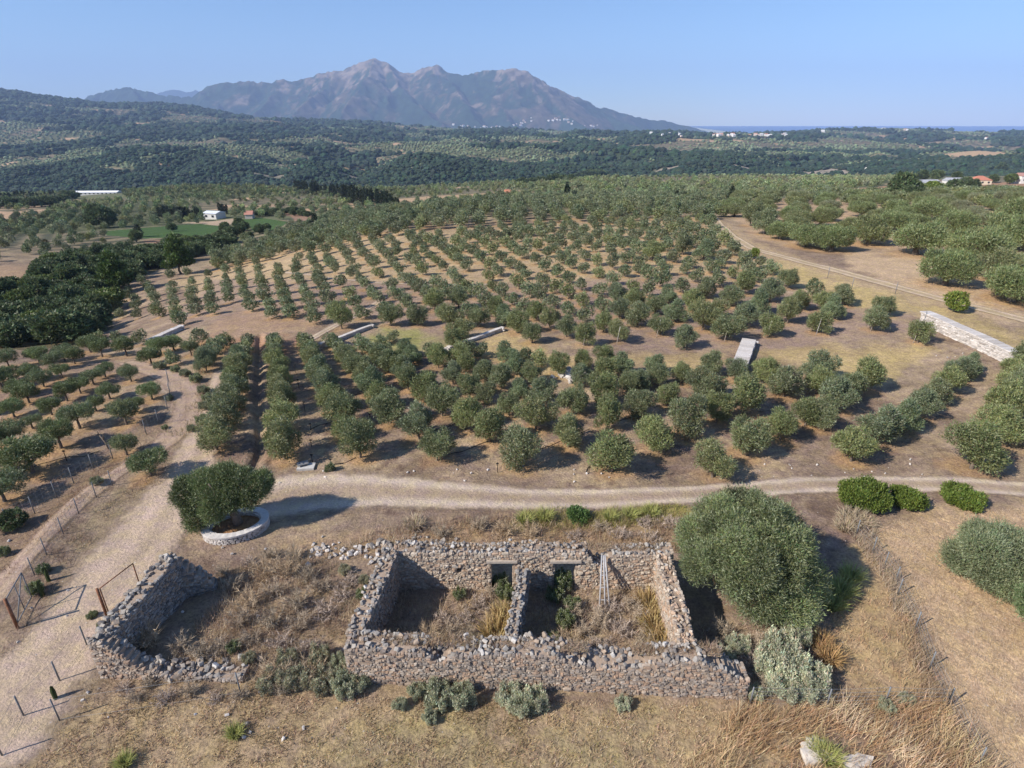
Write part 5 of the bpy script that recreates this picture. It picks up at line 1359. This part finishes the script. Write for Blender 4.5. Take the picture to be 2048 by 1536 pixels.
plants("dry_shrub", "dry shrub", "dead twiggy shrubs in and around the ruin", DS, "dead twiggy shrub by the ruin, %s from the left in the %s line back", TW, seed=1)
SGP = [(545, 1375, 1.5, 1), (600, 1370, 1.6, 1), (650, 1375, 1.5, 1), (690, 1385, 1.5, 0), (720, 1375, 1.2, 0), (575, 1330, 1.2, 1), (640, 1325, 1.3, 1), (680, 1340, 1.3, 0), (835, 1390, 1.0, 0), (880, 1405, 1.6, 0), (925, 1405, 1.5, 0), (1020, 1405, 1.5, 2), (1070, 1410, 1.5, 2), (1045, 1425, 1.2, 0), (1245, 1415, .9, 2), (1440, 1325, 1.3, 2), (1475, 1300, 1.2, 2), (1540, 1345, 1.7, 2), (1580, 1350, 1.8, 2), (1620, 1370, 1.7, 2), (1560, 1310, 1.7, 2), (1590, 1280, 1.5, 2), (1560, 1390, 1.5, 2), (1610, 1395, 1.3, 2), (1510, 1395, .9, 2), (1770, 1420, .9, 0),
       (690, 1145, .9, 1), (730, 1165, .8, 1), (500, 1325, .8, 1), (800, 1415, .8, 0), (1810, 1405, .8, 0), (860, 1440, .8, 0)]
SGP = [(u, v, q * (.95 if k == 2 and u > 1400 else .8), k) for u, v, q, k in SGP]
plants("sage_bush", "sage bush", "pale woolly-leaved bushes along the ruin", SGP, "pale woolly bush along the ruin, %s from the left in the %s line back", SG, seed=2)
GP = [(1010, 1195, 1.0, 1), (1000, 1170, .9, 0), (1110, 1200, 1.0, 1), (1125, 1175, 1.1, 0), (1100, 1290, .9, 1), (1070, 1310, .9, 0), (1130, 1250, 1.0, 1), (1145, 1215, .9, 1), (920, 1195, .7, 1), (185, 1235, .5, 1), (270, 1200, .5, 0), (205, 1255, .5, 1), (195, 1300, .45, 1), (232, 1235, .4, 0), (725, 1195, .7, 1), (660, 942, .7, 0), (470, 1300, .7, 1), (75, 1185, .8, 1), (90, 1145, .7, 0), (10, 1110, .7, 1)]
plants("green_weed", "weed", "fresh green weeds in the ruin's shade and by the gate", GP, "green weed near ruin or gate, %s from the left in the %s line back", GRN, seed=3)
TFP = [(995, 1275, 1.35, 0), (1010, 1240, 1.1, 0), (1325, 1300, 1.2, 0), (1310, 1255, 1.1, 0), (1300, 1210, 1.0, 0), (880, 1300, .8, 1), (830, 1055, 1.0, 3), (1050, 1045, .9, 2), (1090, 1040, .9, 2), (1260, 1035, .9, 2), (1300, 1030, .9, 2), (1220, 1040, .8, 2), (1700, 1040, 1.2, 3), (1722, 1045, 1.1, 3), (1690, 1058, 1.0, 3),
       (1655, 1522, .8, 2), (1635, 1508, .7, 2), (470, 1470, .6, 2), (250, 1530, .6, 2), (1680, 1190, 1.1, 2), (1700, 1160, 1.0, 2), (1665, 1215, .9, 2), (1640, 1290, 1.0, 1), (1660, 1320, 1.0, 1)]
plants("grass_tussock", "grass tussock", "tall tufts of dry grass", TFP, "tall arching grass tuft, %s from the left in the %s line back", TF, seed=4)

# ------------------------------------------------------------------ dry grass, one cover
def blades(r, x, y, z, hh, wd, lean, col, jl=.45):
    n = len(x); p = np.stack([x, y, z], 1); d_ = unit(np.stack([lean[0] + jl * r.normal(size=n), lean[1] + jl * r.normal(size=n), np.ones(n)], 1))
    s_ = unit(np.cross(d_, r.normal(size=(n, 3)))) * (wd * (.6 + .8 * r.random(n)))[:, None]
    V = np.stack([p - s_, p + s_, p + d_ * (hh * (.5 + r.random(n)))[:, None]], 1).reshape(-1, 3)
    C = np.repeat(col * (.72 + .56 * r.random((n, 1))) * (1 + .05 * r.normal(size=(n, 3))), 3, 0)
    return V, np.clip(C, .01, 1)
r = rng(404); GV, GCc = [], []
def sow(poly, dens, hh, wd, lean, cols, clump=.5, thr=-.1, seed=0, jl=.45, zadd=0, zf=None):
    W = np.array([ray(u, v) for u, v in poly]); x0, y0 = W.min(0); x1, y1 = W.max(0)
    n = int((x1 - x0) * (y1 - y0) * dens); x = r.uniform(x0, x1, n); y = r.uniform(y0, y1, n)
    u, v, f = project(x, y, np.zeros(n)); ok = inpoly(u + 14 * fbm(x, y, 5, 2), v + 10 * fbm(x, y, 6, 2), poly)
    cn = fbm(x / clump, y / clump, seed + 900, 3); ok &= cn > thr - .25 * r.random(n)
    x, y, cn = x[ok], y[ok], cn[ok]; z = h(x, y) + zadd
    k = np.clip((fbm(x / 2.5, y / 2.5, seed + 5, 3) + .12 * r.normal(size=len(x)) + .5), 0, .999) * len(cols)
    c = np.array(cols)[k.astype(int)]
    V, C = blades(r, x, y, z - .02, hh * (.7 + .8 * (cn - thr).clip(0, 1)), wd, lean, c, jl); GV.append(V); GCc.append(C)
TANS = [(.34, .24, .16), (.42, .30, .19), (.50, .37, .22), (.54, .41, .24), (.44, .29, .17)]
PINK = [(.42, .32, .23), (.51, .395, .28), (.58, .455, .32), (.38, .285, .20)]
STRW = [(.56, .41, .24), (.64, .49, .30), (.50, .34, .19), (.46, .30, .17), (.70, .56, .37)]
YG = [(.30, .28, .08), (.38, .34, .11), (.26, .25, .07)]
sow([(-60, 1640), (60, 1500), (160, 1420), (300, 1390), (760, 1395), (1500, 1408), (1640, 1420), (1560, 1640)], 330, .17, .017, (.1, .1), [(.56, .43, .27), (.48, .35, .21), (.62, .49, .32), (.42, .29, .19), (.36, .27, .15)], .4, -.02, 1, .9)
sow([(560, 1500), (820, 1410), (1100, 1430), (1300, 1420), (1350, 1480), (1100, 1600), (700, 1600)], 45, .15, .012, (0, 0), YG, .9, .02, 2)
sow([(1340, 1560), (1480, 1400), (1640, 1400), (1880, 1400), (1960, 1500), (2040, 1640), (1350, 1640)], 230, .62, .013, (.45, .05), STRW, .8, -.25, 3, .5)
sow([(1630, 1400), (1640, 1260), (1700, 1180), (1790, 1180), (1850, 1320), (1890, 1410)], 110, .30, .012, (.1, .2), TANS + STRW[:2], .6, -.15, 4)
sow([(1700, 1040), (1740, 1040), (1790, 1120), (1815, 1200), (1850, 1280), (1880, 1360), (1910, 1420), (1850, 1400), (1800, 1260), (1760, 1160), (1700, 1080)], 200, .45, .013, (.1, 0), [(.46, .36, .26), (.52, .42, .30), (.42, .31, .21)], .5, -.3, 5)
sow([(620, 1130), (760, 1060), (900, 1040), (1370, 1025), (1400, 1100), (1200, 1105), (800, 1098)], 150, .42, .012, (.05, .1), PINK + TANS[:3], .7, -.2, 6)
sow([(1010, 1062), (1060, 1022), (1370, 1012), (1380, 1040), (1180, 1062)], 160, .45, .013, (.1, .1), YG + [(.42, .38, .13)], .7, -.1, 7)
sow([(330, 1370), (350, 1310), (470, 1140), (640, 1120), (740, 1150), (700, 1370)], 190, .38, .012, (.1, 0), PINK, .8, -.25, 8)
sow([(760, 1300), (790, 1180), (1000, 1180), (1040, 1290)], 170, .35, .012, (.1, 0), PINK, .7, -.2, 9)
sow([(1040, 1310), (1080, 1170), (1320, 1180), (1360, 1310)], 170, .38, .012, (.1, 0), PINK + TANS[2:4], .7, -.2, 10)
sow([(1380, 1400), (1400, 1250), (1640, 1260), (1660, 1400)], 150, .35, .012, (.1, 0), PINK, .7, -.2, 11)
sow([(150, 1380), (200, 1330), (700, 1350), (760, 1400), (160, 1420)], 120, .26, .012, (.1, 0), PINK + TANS[:2], .7, -.1, 12)
sow([(20, 1240), (130, 1080), (280, 960), (340, 920), (330, 960), (250, 1010), (160, 1100), (100, 1200), (60, 1300), (0, 1320)], 90, .30, .012, (.1, 0), [(.36, .27, .20), (.42, .31, .22), (.33, .23, .16)], .8, -.15, 13)
sow([(-60, 1200), (40, 1080), (200, 930), (300, 880), (300, 910), (150, 1030), (40, 1150)], 60, .30, .012, (.1, 0), [(.30, .19, .13), (.34, .22, .13)], .8, -.05, 14)
sow([(380, 1180), (520, 1120), (620, 1100), (620, 1130), (420, 1200)], 110, .25, .012, (.1, 0), PINK, .8, -.1, 15)
sow([(330, 870), (395, 800), (405, 740), (380, 735), (410, 770), (420, 820), (370, 880)], 40, .5, .02, (0, 0), [(.30, .25, .14), (.36, .29, .18)], .8, -.1, 16)
# grass that has taken root on the wide wall tops
def walltop(p0, p1, th, n, z0, z1, hh, cols):
    s = r.random(n); o = (r.random(n) - .35) * th; p0 = np.array(p0); p1 = np.array(p1); t = unit(p1 - p0); nn = np.array([-t[1], t[0]])
    x = p0[0] + (p1[0] - p0[0]) * s + nn[0] * o; y = p0[1] + (p1[1] - p0[1]) * s + nn[1] * o
    z = h(x, y, False) + z0 + (z1 - z0) * s; c = np.array(cols)[r.integers(len(cols), size=n)]
    V, C = blades(r, x, y, z, np.full(n, hh), .012, (0, 0), c, .8); GV.append(V); GCc.append(C)
walltop((-6.8, 18.5), (-1.4, 18.25), .6, 2600, 1.80, 1.85, .22, PINK + TANS[:3]); walltop((-1, 18.2), (3.2, 18.0), .6, 2200, 1.85, 1.8, .22, PINK); walltop((5, 17.95), (8.6, 17.75), .6, 2200, 1.75, 1.9, .26, PINK + TANS[:2])
walltop((-5.8, 23.9), (7.6, 23.9), .45, 4200, 2.2, 2.2, .22, PINK + TANS[:2]); walltop((7.45, 18.6), (7.6, 23.2), .45, 900, 1.95, 2.2, .15, PINK)
gr = mesh_np("dry_grass", np.concatenate(GV), tri(sum(len(v) for v in GV)), [M_GRASS], col=np.concatenate(GCc))
tag(gr, "dry straw-coloured grass standing over the foreground and on the ruin", "grass", kind='stuff')
# stubble and litter lying on the mown field
n = 26000; x = r.uniform(15, 34, n); y = r.uniform(12, 31, n); u, v, f = project(x, y, np.zeros(n))
FLD = [(1750, 1050), (1820, 1035), (2200, 1000), (2300, 1700), (2060, 1600), (1930, 1460), (1870, 1330), (1815, 1210), (1775, 1110)]
ok = inpoly(u, v, FLD); x, y = x[ok], y[ok]; n = len(x); an = .9 + .35 * r.normal(size=n)
dd = np.stack([np.cos(an), np.sin(an), .12 * r.random(n)], 1); s_ = np.stack([-np.sin(an), np.cos(an), np.zeros(n)], 1) * .011
p = np.stack([x, y, h(x, y) + .02], 1); V = np.stack([p - s_, p + s_, p + dd * r.uniform(.12, .4, (n, 1))], 1).reshape(-1, 3)
C = np.repeat(np.array([(.62, .47, .31), (.70, .55, .38), (.42, .29, .18), (.50, .36, .23)])[r.integers(4, size=n)], 3, 0)
st = mesh_np("straw_stubble", V, tri(len(V)), [M_GRASS], col=C); tag(st, "cut straw lying on the mown field at the right", "straw", kind='stuff')

# ------------------------------------------------------------------ shrubs along the bending track
BS = [(320, 738, 26), (351, 743, 20), (371, 752, 24), (392, 763, 26), (408, 786, 26), (338, 800, 18), (410, 818, 26), (404, 845, 26), (385, 862, 22), (330, 858, 14), (195, 968, 26), (28, 1056, 60), (300, 715, 24), (414, 800, 22)]
SAG = [sagemesh(31, (.24, .25, .13)), sagemesh(32, (.20, .23, .10))]
for i, (u, v, w) in enumerate(BS):
    x, y, z = ground(u, v); f = project(x, y, z)[2]; s_ = w * f / F
    e = empty("shrub", (x, y, z)); k = sorted(BS).index(BS[i])
    tag(e, "dusty green shrub on the verge of the bending track, %s from the left" % onum(k), "shrub", "shrubs along the bending track")
    c = inst([OAKL[0], YEL[1], OAK[1]][[0, 0, 0, 1, 0, 0, 0, 0, 0, 1, 1, 2, 0, 0][i]] if i == 11 else SAG[i % 2], "foliage", e); c.scale = (s_, s_, s_ * .8); t = inst(TK, "stem", e); t.scale = (s_ * .7,) * 3
# ------------------------------------------------------------------ fences
def vpost(b, x, y, z, hgt, rr_=.035, col=(.3, .31, .33)): b.add(tube([(x, y, z - .1), (x, y, z + hgt)], rr_, 6))
def fence(pts, hgt, label, mat_=M_STEEL, extra=(), rad=.032, step=.35, wires=5):
    W = [ground(u, v) for u, v in pts]; e = empty("wire_fence", W[0]); o = np.array(W[0]); tag(e, label, "fence", "wire fences round the ruin and plots")
    for x, y, z in W:
        b = MB(); vpost(b, x - o[0], y - o[1], z - o[2], hgt, rad); b.build("post", mat_, e, smooth=True)
    b = MB()
    for (a, c) in zip(W[:-1], W[1:]):
        A = np.array(a) - o; B = np.array(c) - o
        for k in range(wires):
            q = hgt * (.08 + .9 * k / (wires - 1)); sag = (A + B) / 2 + [0, 0, q - .03]
            b.add(tube([A + [0, 0, q], sag, B + [0, 0, q]], .005, 3, False))
        m = int(np.linalg.norm(B - A) / step)
        for k in range(1, m):
            p = A + (B - A) * k / m; b.add(tube([p + [0, 0, .05], p + [0, 0, hgt * .96]], .004, 3, False))
    b.build("wire_mesh", M_WIRE, e); return e
fence([(1712, 1070), (1745, 1105), (1768, 1135), (1790, 1165), (1795, 1190), (1830, 1257), (1858, 1338), (1894, 1412), (1955, 1532)], 1.05, "sagging wire fence dividing the weedy strip from the mown straw field")
fence([(1500, 1408), (1653, 1412), (1769, 1408), (1894, 1412)], 1.0, "wire fence with grey posts running right from the ruin's front corner")
fence([(69, 1150), (94, 1110), (127, 1068), (158, 1028), (193, 995), (225, 971), (265, 943)], 1.15, "wire fence on the bank between the road and the bending track", rad=.028)
fence([(19, 1052), (70, 1027), (114, 996), (148, 967), (187, 940), (226, 918)], 1.25, "wire fence along the near edge of the left olive plot", rad=.03)
fence([(226, 918), (293, 869), (318, 848), (336, 820), (342, 795), (338, 765)], 1.3, "wire fence curving round the left olive plot at the bend", rad=.03)
fence([(5, 1512), (48, 1432), (120, 1362), (174, 1290)], 1.15, "wire fence posts along the road's lower right edge", rad=.034, wires=2, step=9)
fence([(120, 1442), (482, 1388)], 1.25, "two thin posts carrying a wire before the left ruin", rad=.03, wires=2, step=9)
fence([(1655, 556), (1703, 578), (1790, 588), (1846, 650)], 1.6, "thin fence between the young orchard and the farm track", rad=.04, wires=3, step=9)
# gates
def gate(name, base, htop, far, label, diag):
    x, y, z = ground(*base); fx, fy, fz = ground(*far); e = empty(name, (x, y, z)); tag(e, label, "gate", "rusty gate leaves across the road")
    b = MB(); b.add(tube([(0, 0, -.2), (0, 0, htop)], .065, 10)); b.build("post", M_RUST, e, smooth=True)
    d_ = np.array([fx - x, fy - y, 0]); dz = fz - z; a0 = d_ / np.linalg.norm(d_) * .12
    b = MB(); lo, hi = .22, htop - .08
    pA = [a0 + [0, 0, lo], a0 + [0, 0, hi]]; pB = [d_ + [0, 0, lo + dz], d_ + [0, 0, hi + dz]]
    for p, q in ((pA[0], pA[1]), (pB[0], pB[1]), (pA[0], pB[0]), (pA[1], pB[1])) + (((pA[0], pB[1]),) if diag else ()): b.add(tube([p, q], .028, 6))
    if diag: m0 = (pA[0] + pB[0]) / 2; m1 = (pA[1] + pB[1]) / 2; b.add(tube([m0, m1], .022, 6))
    b.build("leaf_frame", M_STEEL if diag else M_RUST, e, smooth=True)
    b = MB(); L_ = np.linalg.norm(d_)
    for k in range(1, int(L_ / .16)):
        t = k * .16 / L_; b.add(tube([pA[0] + (pB[0] - pA[0]) * t, pA[1] + (pB[1] - pA[1]) * t], .003, 3, False))
    for k in range(1, 9): t = k / 9; b.add(tube([pA[0] + (pA[1] - pA[0]) * t, pB[0] + (pB[1] - pB[0]) * t], .003, 3, False))
    b.build("wire_mesh", M_WIRE, e)
gate("gate", (36, 1257), 1.83, (66, 1200), "open wire gate leaf on a rusty post, left of the dirt road", True)
gate("gate", (215, 1235), 1.80, (283, 1180), "open rusty gate frame between the dirt road and the left ruin", False)
def green_post(u, v, hh, l):
    x, y, z = ground(u, v); b = MB(); b.add(tube([(0, 0, -.05), (0, 0, hh * .6), (.02, 0, hh)], [.09, .08, .04], 7)); V = np.array(b.V)
    o = mesh_np("cactus_stump" if False else "cypress_sapling", V + .012 * rng(int(u)).normal(size=V.shape), b.F, [mat("sapling_green", .9, .3, 9, col=(.045, .06, .02))]); o.location = (x, y, z); tag(o, l, "sapling", "young cypress saplings beside the road")
green_post(86, 1193, 1.0, "tiny dark cypress sapling just behind the open wire gate")
green_post(98, 1162, .9, "tiny dark cypress sapling farther behind the wire gate")
green_post(112, 1398, .75, "tiny dark cypress sapling between the road and the dry grass")
# bare young tree in the left plot
x, y, z = ground(219, 898); b = MB(); b.add(tube([(0, 0, -.1), (-.15, 0, .6), (-.5, .1, 1.1)], [.08, .07, .05], 6)); b.add(tube([(-.25, .02, .75), (-.1, 0, 1.3)], [.05, .02], 5)); b.add(tube([(-.5, .1, 1.1), (-1.1, .1, 1.25)], [.05, .015], 5)); b.add(tube([(-.5, .1, 1.1), (-.6, .1, 1.6)], [.04, .01], 5))
o = b.build("bare_tree", M_BARK, smooth=True); o.location = (x, y, z); tag(o, "small leafless pruned olive in the left plot near the fence", "bare tree")
# grey poles leaning on the back wall
e = empty("ladder", (4.55, 22.4, 0)); tag(e, "old grey wooden ladder leaning on the ruin's inner back wall", "ladder")
M_OLDW = mat("weathered_wood", .8, .2, 5, col=(.42, .41, .41))
for dx in (-.20, .02, .20):
    b = MB(); b.add(tube([(dx * 1.3, -.5, 0), (dx * .4, .92, 2.25)], .038, 6)); b.build("rail", M_OLDW, e, smooth=True)
for k in range(3):
    b = MB(); t = .2 + .22 * k; yy = -.5 + 1.42 * t; w = .26 * (1 - .6 * t); b.add(tube([(-w, yy, 2.25 * t), (w, yy, 2.25 * t)], .02, 5)); b.build("rung", M_OLDW, e, smooth=True)
# irrigation hoses and valve stakes
HS = [[(868, 862), (890, 856), (918, 845), (935, 838)], [(660, 870), (700, 860), (745, 842)], [(640, 804), (680, 798), (730, 786)], [(895, 910), (925, 903), (962, 888), (985, 880)], [(1070, 902), (1100, 892), (1135, 876), (1180, 858)],
      [(1240, 842), (1260, 835), (1280, 828)], [(662, 930), (690, 926), (712, 916)], [(1172, 945), (1176, 935), (1195, 922)], [(40, 948), (75, 930), (133, 915), (170, 913), (200, 902)], [(620, 860), (640, 850), (662, 846)]]
for i, q in enumerate(HS):
    b = MB(); pts = []
    for (a, c) in zip(q[:-1], q[1:]):
        for t in np.linspace(0, 1, 5)[:-1]: pts.append((a[0] + (c[0] - a[0]) * t, a[1] + (c[1] - a[1]) * t))
    pts.append(q[-1]); b.add(tube([np.array(ground(*p)) + [0, 0, .03 + .02 * math.sin(j)] for j, p in enumerate(pts)], .022, 5)); 
    o = b.build("irrigation_hose", M_HOSE, smooth=True); tag(o, "black irrigation hose on the orchard ground, %s from the left" % onum(sorted(HS).index(q)), "hose", "irrigation hoses in the near orchard")
VS = [(591, 745, .8), (598, 776, .9), (610, 823, 1.0), (622, 860, .6), (623, 893, .6), (625, 925, .7), (662, 932, .6), (995, 945, .8), (134, 922, .9), (740, 838, .5), (1178, 946, .5)]
for i, (u, v, hh) in enumerate(VS):
    x, y, z = ground(u, v); b = MB(); b.add(tube([(0, 0, -.05), (0, 0, hh)], .025, 5)); b.add(tube([(-.09, 0, hh * .9), (.09, 0, hh * .9)], .045, 6)); o = b.build("irrigation_valve", M_HOSE, smooth=True); o.location = (x, y, z)
    tag(o, "thin black irrigation standpipe between the olive rows, %s from the left" % onum(sorted(VS).index(VS[i])), "standpipe", "irrigation standpipes in the orchards")
# white stakes beside the young trees at the right
TS = [(1533, 675), (1631, 672), (1741, 662), (1826, 686), (1166, 694), (1233, 689), (1313, 674), (1448, 684)]
for i, (u, v) in enumerate(TS):
    x, y, z = ground(u, v); b = MB(); b.add(tube([(0, 0, -.05), (.25, 0, 2.0)], .03, 5)); o = b.build("tree_stake", mat("bleached_wood", .8, .1, 3, col=(.50, .46, .42)), smooth=True); o.location = (x, y, z)
    tag(o, "pale leaning stake in front of a young olive above the swale, %s from the left" % onum(sorted(TS).index(TS[i])), "stake", "pale tree stakes above the swale")
# concrete well cover among the stones
x, y, z = ground(613, 936); e = empty("well_cover", (x, y, z)); tag(e, "low white concrete cover with a dark gap at the orchard's front edge", "well cover")
b = MB(); b.box((0, 0, .08), (1.15, .75, .2), .1, (.52, .50, .47)); b.build("slab", M_PALE, e, col=True)
b = MB(); b.box((-.25, .1, .32), (.75, .5, .06), .5); b.build("plate", M_WIRE, e)

# ------------------------------------------------------------------ buildings
M_WALLW = mat("white_render", .85, .06, .8); M_ROOF = mat("roof", .85, .15, 1.5); M_DARK = mat("window_dark", .3, 0, 1, col=(.03, .035, .045), spec=.5)
def building(name, u, v, wpx, dep, hh, rz, wallc, roofc, label, cat, pitch=.25, group=None, win=0, hip=False, parts=True, over=.3, offz=0):
    x, y, z = ground(u, v); f = project(x, y, z)[2]; w = wpx * f / F
    b = MB(); b.box((0, 0, hh / 2 - .6), (w, dep, hh + 1.2), 0, wallc)
    q = w / 2 + over; p = dep / 2 + over; rd = pitch * dep
    Vr = [(-q, -p, hh - .05), (q, -p, hh - .05), (q, p, hh - .05), (-q, p, hh - .05)]; k = (p if hip else 0)
    Vr += [(-q + k, 0, hh + rd), (q - k, 0, hh + rd)]
    Fr = [(0, 1, 5, 4), (2, 3, 4, 5), (1, 2, 5), (3, 0, 4), (3, 2, 1, 0)]
    if not parts:
        n0 = len(b.V); b.V += Vr; b.C += [roofc] * 6; b.F += [tuple(i + n0 for i in f_) for f_ in Fr]
        o = b.build(name, M_WALLW, col=True); o.location = (x, y, z + offz); o.rotation_euler = (0, 0, rz); tag(o, label, cat, group); return o
    e = empty(name, (x, y, z + offz), rz); tag(e, label, cat, group); b.build("wall", M_WALLW, e, col=True)
    mesh_np("roof", np.array(Vr), Fr, [M_ROOF], e, col=np.array([roofc] * 6))
    for i in range(win):
        c = MB(); sx = -w / 2 + w * (i + .5) / win; c.box((sx, -dep / 2 - .02, hh * .55), (min(1.3, w / win * .5), .12, hh * .35), 0); c.build("window", M_DARK, e)
    return e
WH = (.66, .64, .60)
building("shed", 430, 437, 30, 7, 2.9, -.25, WH, (.66, .68, .70), "white steel shed with a pale sloping roof beside the green fields", "shed", .12, win=2)
building("long_building", 190, 389, 96, 9, 2.2, .06, (.62, .60, .57), (.80, .80, .80), "very long low white-roofed building at the foot of the dark gorge", "farm building", .12, win=12)
building("farm_shed", 1852, 374, 42, 8, 2.6, .12, (.60, .60, .62), (.42, .42, .44), "long grey-roofed farm shed, left of the buildings at the right", "farm shed", .25, "farm buildings at the right", 4)
building("farm_shed", 1908, 371, 38, 8, 3.2, .0, (.66, .62, .58), (.42, .42, .45), "pale farm shed with a grey roof, second of the buildings at the right", "farm shed", .25, "farm buildings at the right", 3)
building("farmhouse", 1956, 369, 34, 9, 3.4, -.1, (.76, .66, .48), (.50, .20, .13), "cream farmhouse with a red tiled hip roof beside the pale shed", "house", .30, "farm buildings at the right", 3, True)
building("farmhouse", 2050, 366, 40, 9, 5.2, .0, (.86, .82, .76), (.45, .25, .2), "bright white house cut by the right edge of the picture", "house", .22, "farm buildings at the right", 3)
building("hut", 1017, 391, 13, 5, 2.0, .3, (.5, .3, .2), (.55, .22, .13), "tiny red-roofed hut among the olives in the middle distance", "hut", .3, parts=False)
building("hut", 1735, 339, 8, 6, 3.0, .3, WH, (.75, .72, .68), "tiny white hut left of the farm buildings, higher on the slope", "hut", .2, parts=False)
building("hut", 500, 437, 14, 5, 2.2, .2, (.55, .48, .42), (.45, .22, .16), "small red-roofed hut between the white shed and the second green field", "hut", .3, parts=False)
rr = rng(88)
def village(n, pts, wpx, lab, grp, white=.75, dv=3.0):
    X_ = np.sort(rr.random(n)) * (len(pts) - 1)
    for i, t in enumerate(X_):
        u = float(np.interp(t, range(len(pts)), [p[0] for p in pts])); v = float(np.interp(t, range(len(pts)), [p[1] for p in pts])) + abs(rr.normal()) * dv
        w = wpx * rr.uniform(.6, 1.3); x, y, z = ground(u, v); f = project(x, y, z)[2]; s_ = f / F
        building("village_house", u, v, w, w * s_ * .8, min(w * s_ * .5, 9), rr.uniform(-.5, .5), WH if rr.random() < white else (.62, .5, .42), (.50, .24, .16) if rr.random() < .4 else (.7, .68, .66), lab % onum(i), "house", .22, grp, parts=False, over=0, offz=7)
village(34, [(1404, 271), (1440, 274), (1480, 275), (1520, 274), (1560, 273), (1580, 274)], 5.4, "small house of the white village on the right skyline, %s from the left", "white village on the right skyline", dv=1.6)
village(7, [(1290, 271), (1350, 271), (1385, 272)], 4.5, "scattered white house left of the skyline village, %s from the left", "scattered houses left of the skyline village")
village(6, [(1600, 268), (1650, 267), (1730, 262), (1800, 262), (1980, 280)], 5.5, "lone white house on the right-hand ridge, %s from the left", "lone houses on the right-hand ridge", dv=2)
# village at the foot of the mountain, on the mountain mesh's lower slope
mo = [o for o in bpy.data.objects if o.name == "mountain"][0]; me_ = mo.data; nv = len(me_.vertices); co = np.empty(nv * 3, np.float32); me_.vertices.foreach_get("co", co); co = co.reshape(-1, 3)
MU, MV, MF = project(co[:, 0], co[:, 1], co[:, 2])
for i, t in enumerate(np.sort(rr.random(46))):
    u = 905 + 290 * t + (60 if t > .55 else 0) * 0; v = 250 + 6 * math.sin(t * 7) + rr.normal() * 2.6 - (5 if .5 < t < .8 else 0)
    d2 = (MU - u) ** 2 + (MV - v) ** 2 + (MF > 8200) * 1e6; k = int(np.argmin(d2)); p = co[k]; w = rr.uniform(14, 30)
    b = MB(); b.box((0, 0, w * .18), (w, w * .8, w * .75), rr.uniform(-.5, .5), WH if rr.random() < .8 else (.55, .45, .38)); b.box((0, 0, w * .60), (w * .9, w * .7, w * .14), .1, (.5, .26, .18))
    o = b.build("village_house", M_WALLW, col=True); o.location = tuple(map(float, p)); tag(o, "tiny pale house of the village at the mountain's foot, %s from the left" % onum(i), "house", "village at the mountain's foot")
print("verts", sum(len(m.vertices) for m in bpy.data.meshes), "olives", len(OL), "far", n1_, n2_, n3_, n4_, n5_, "woods", len(WD))
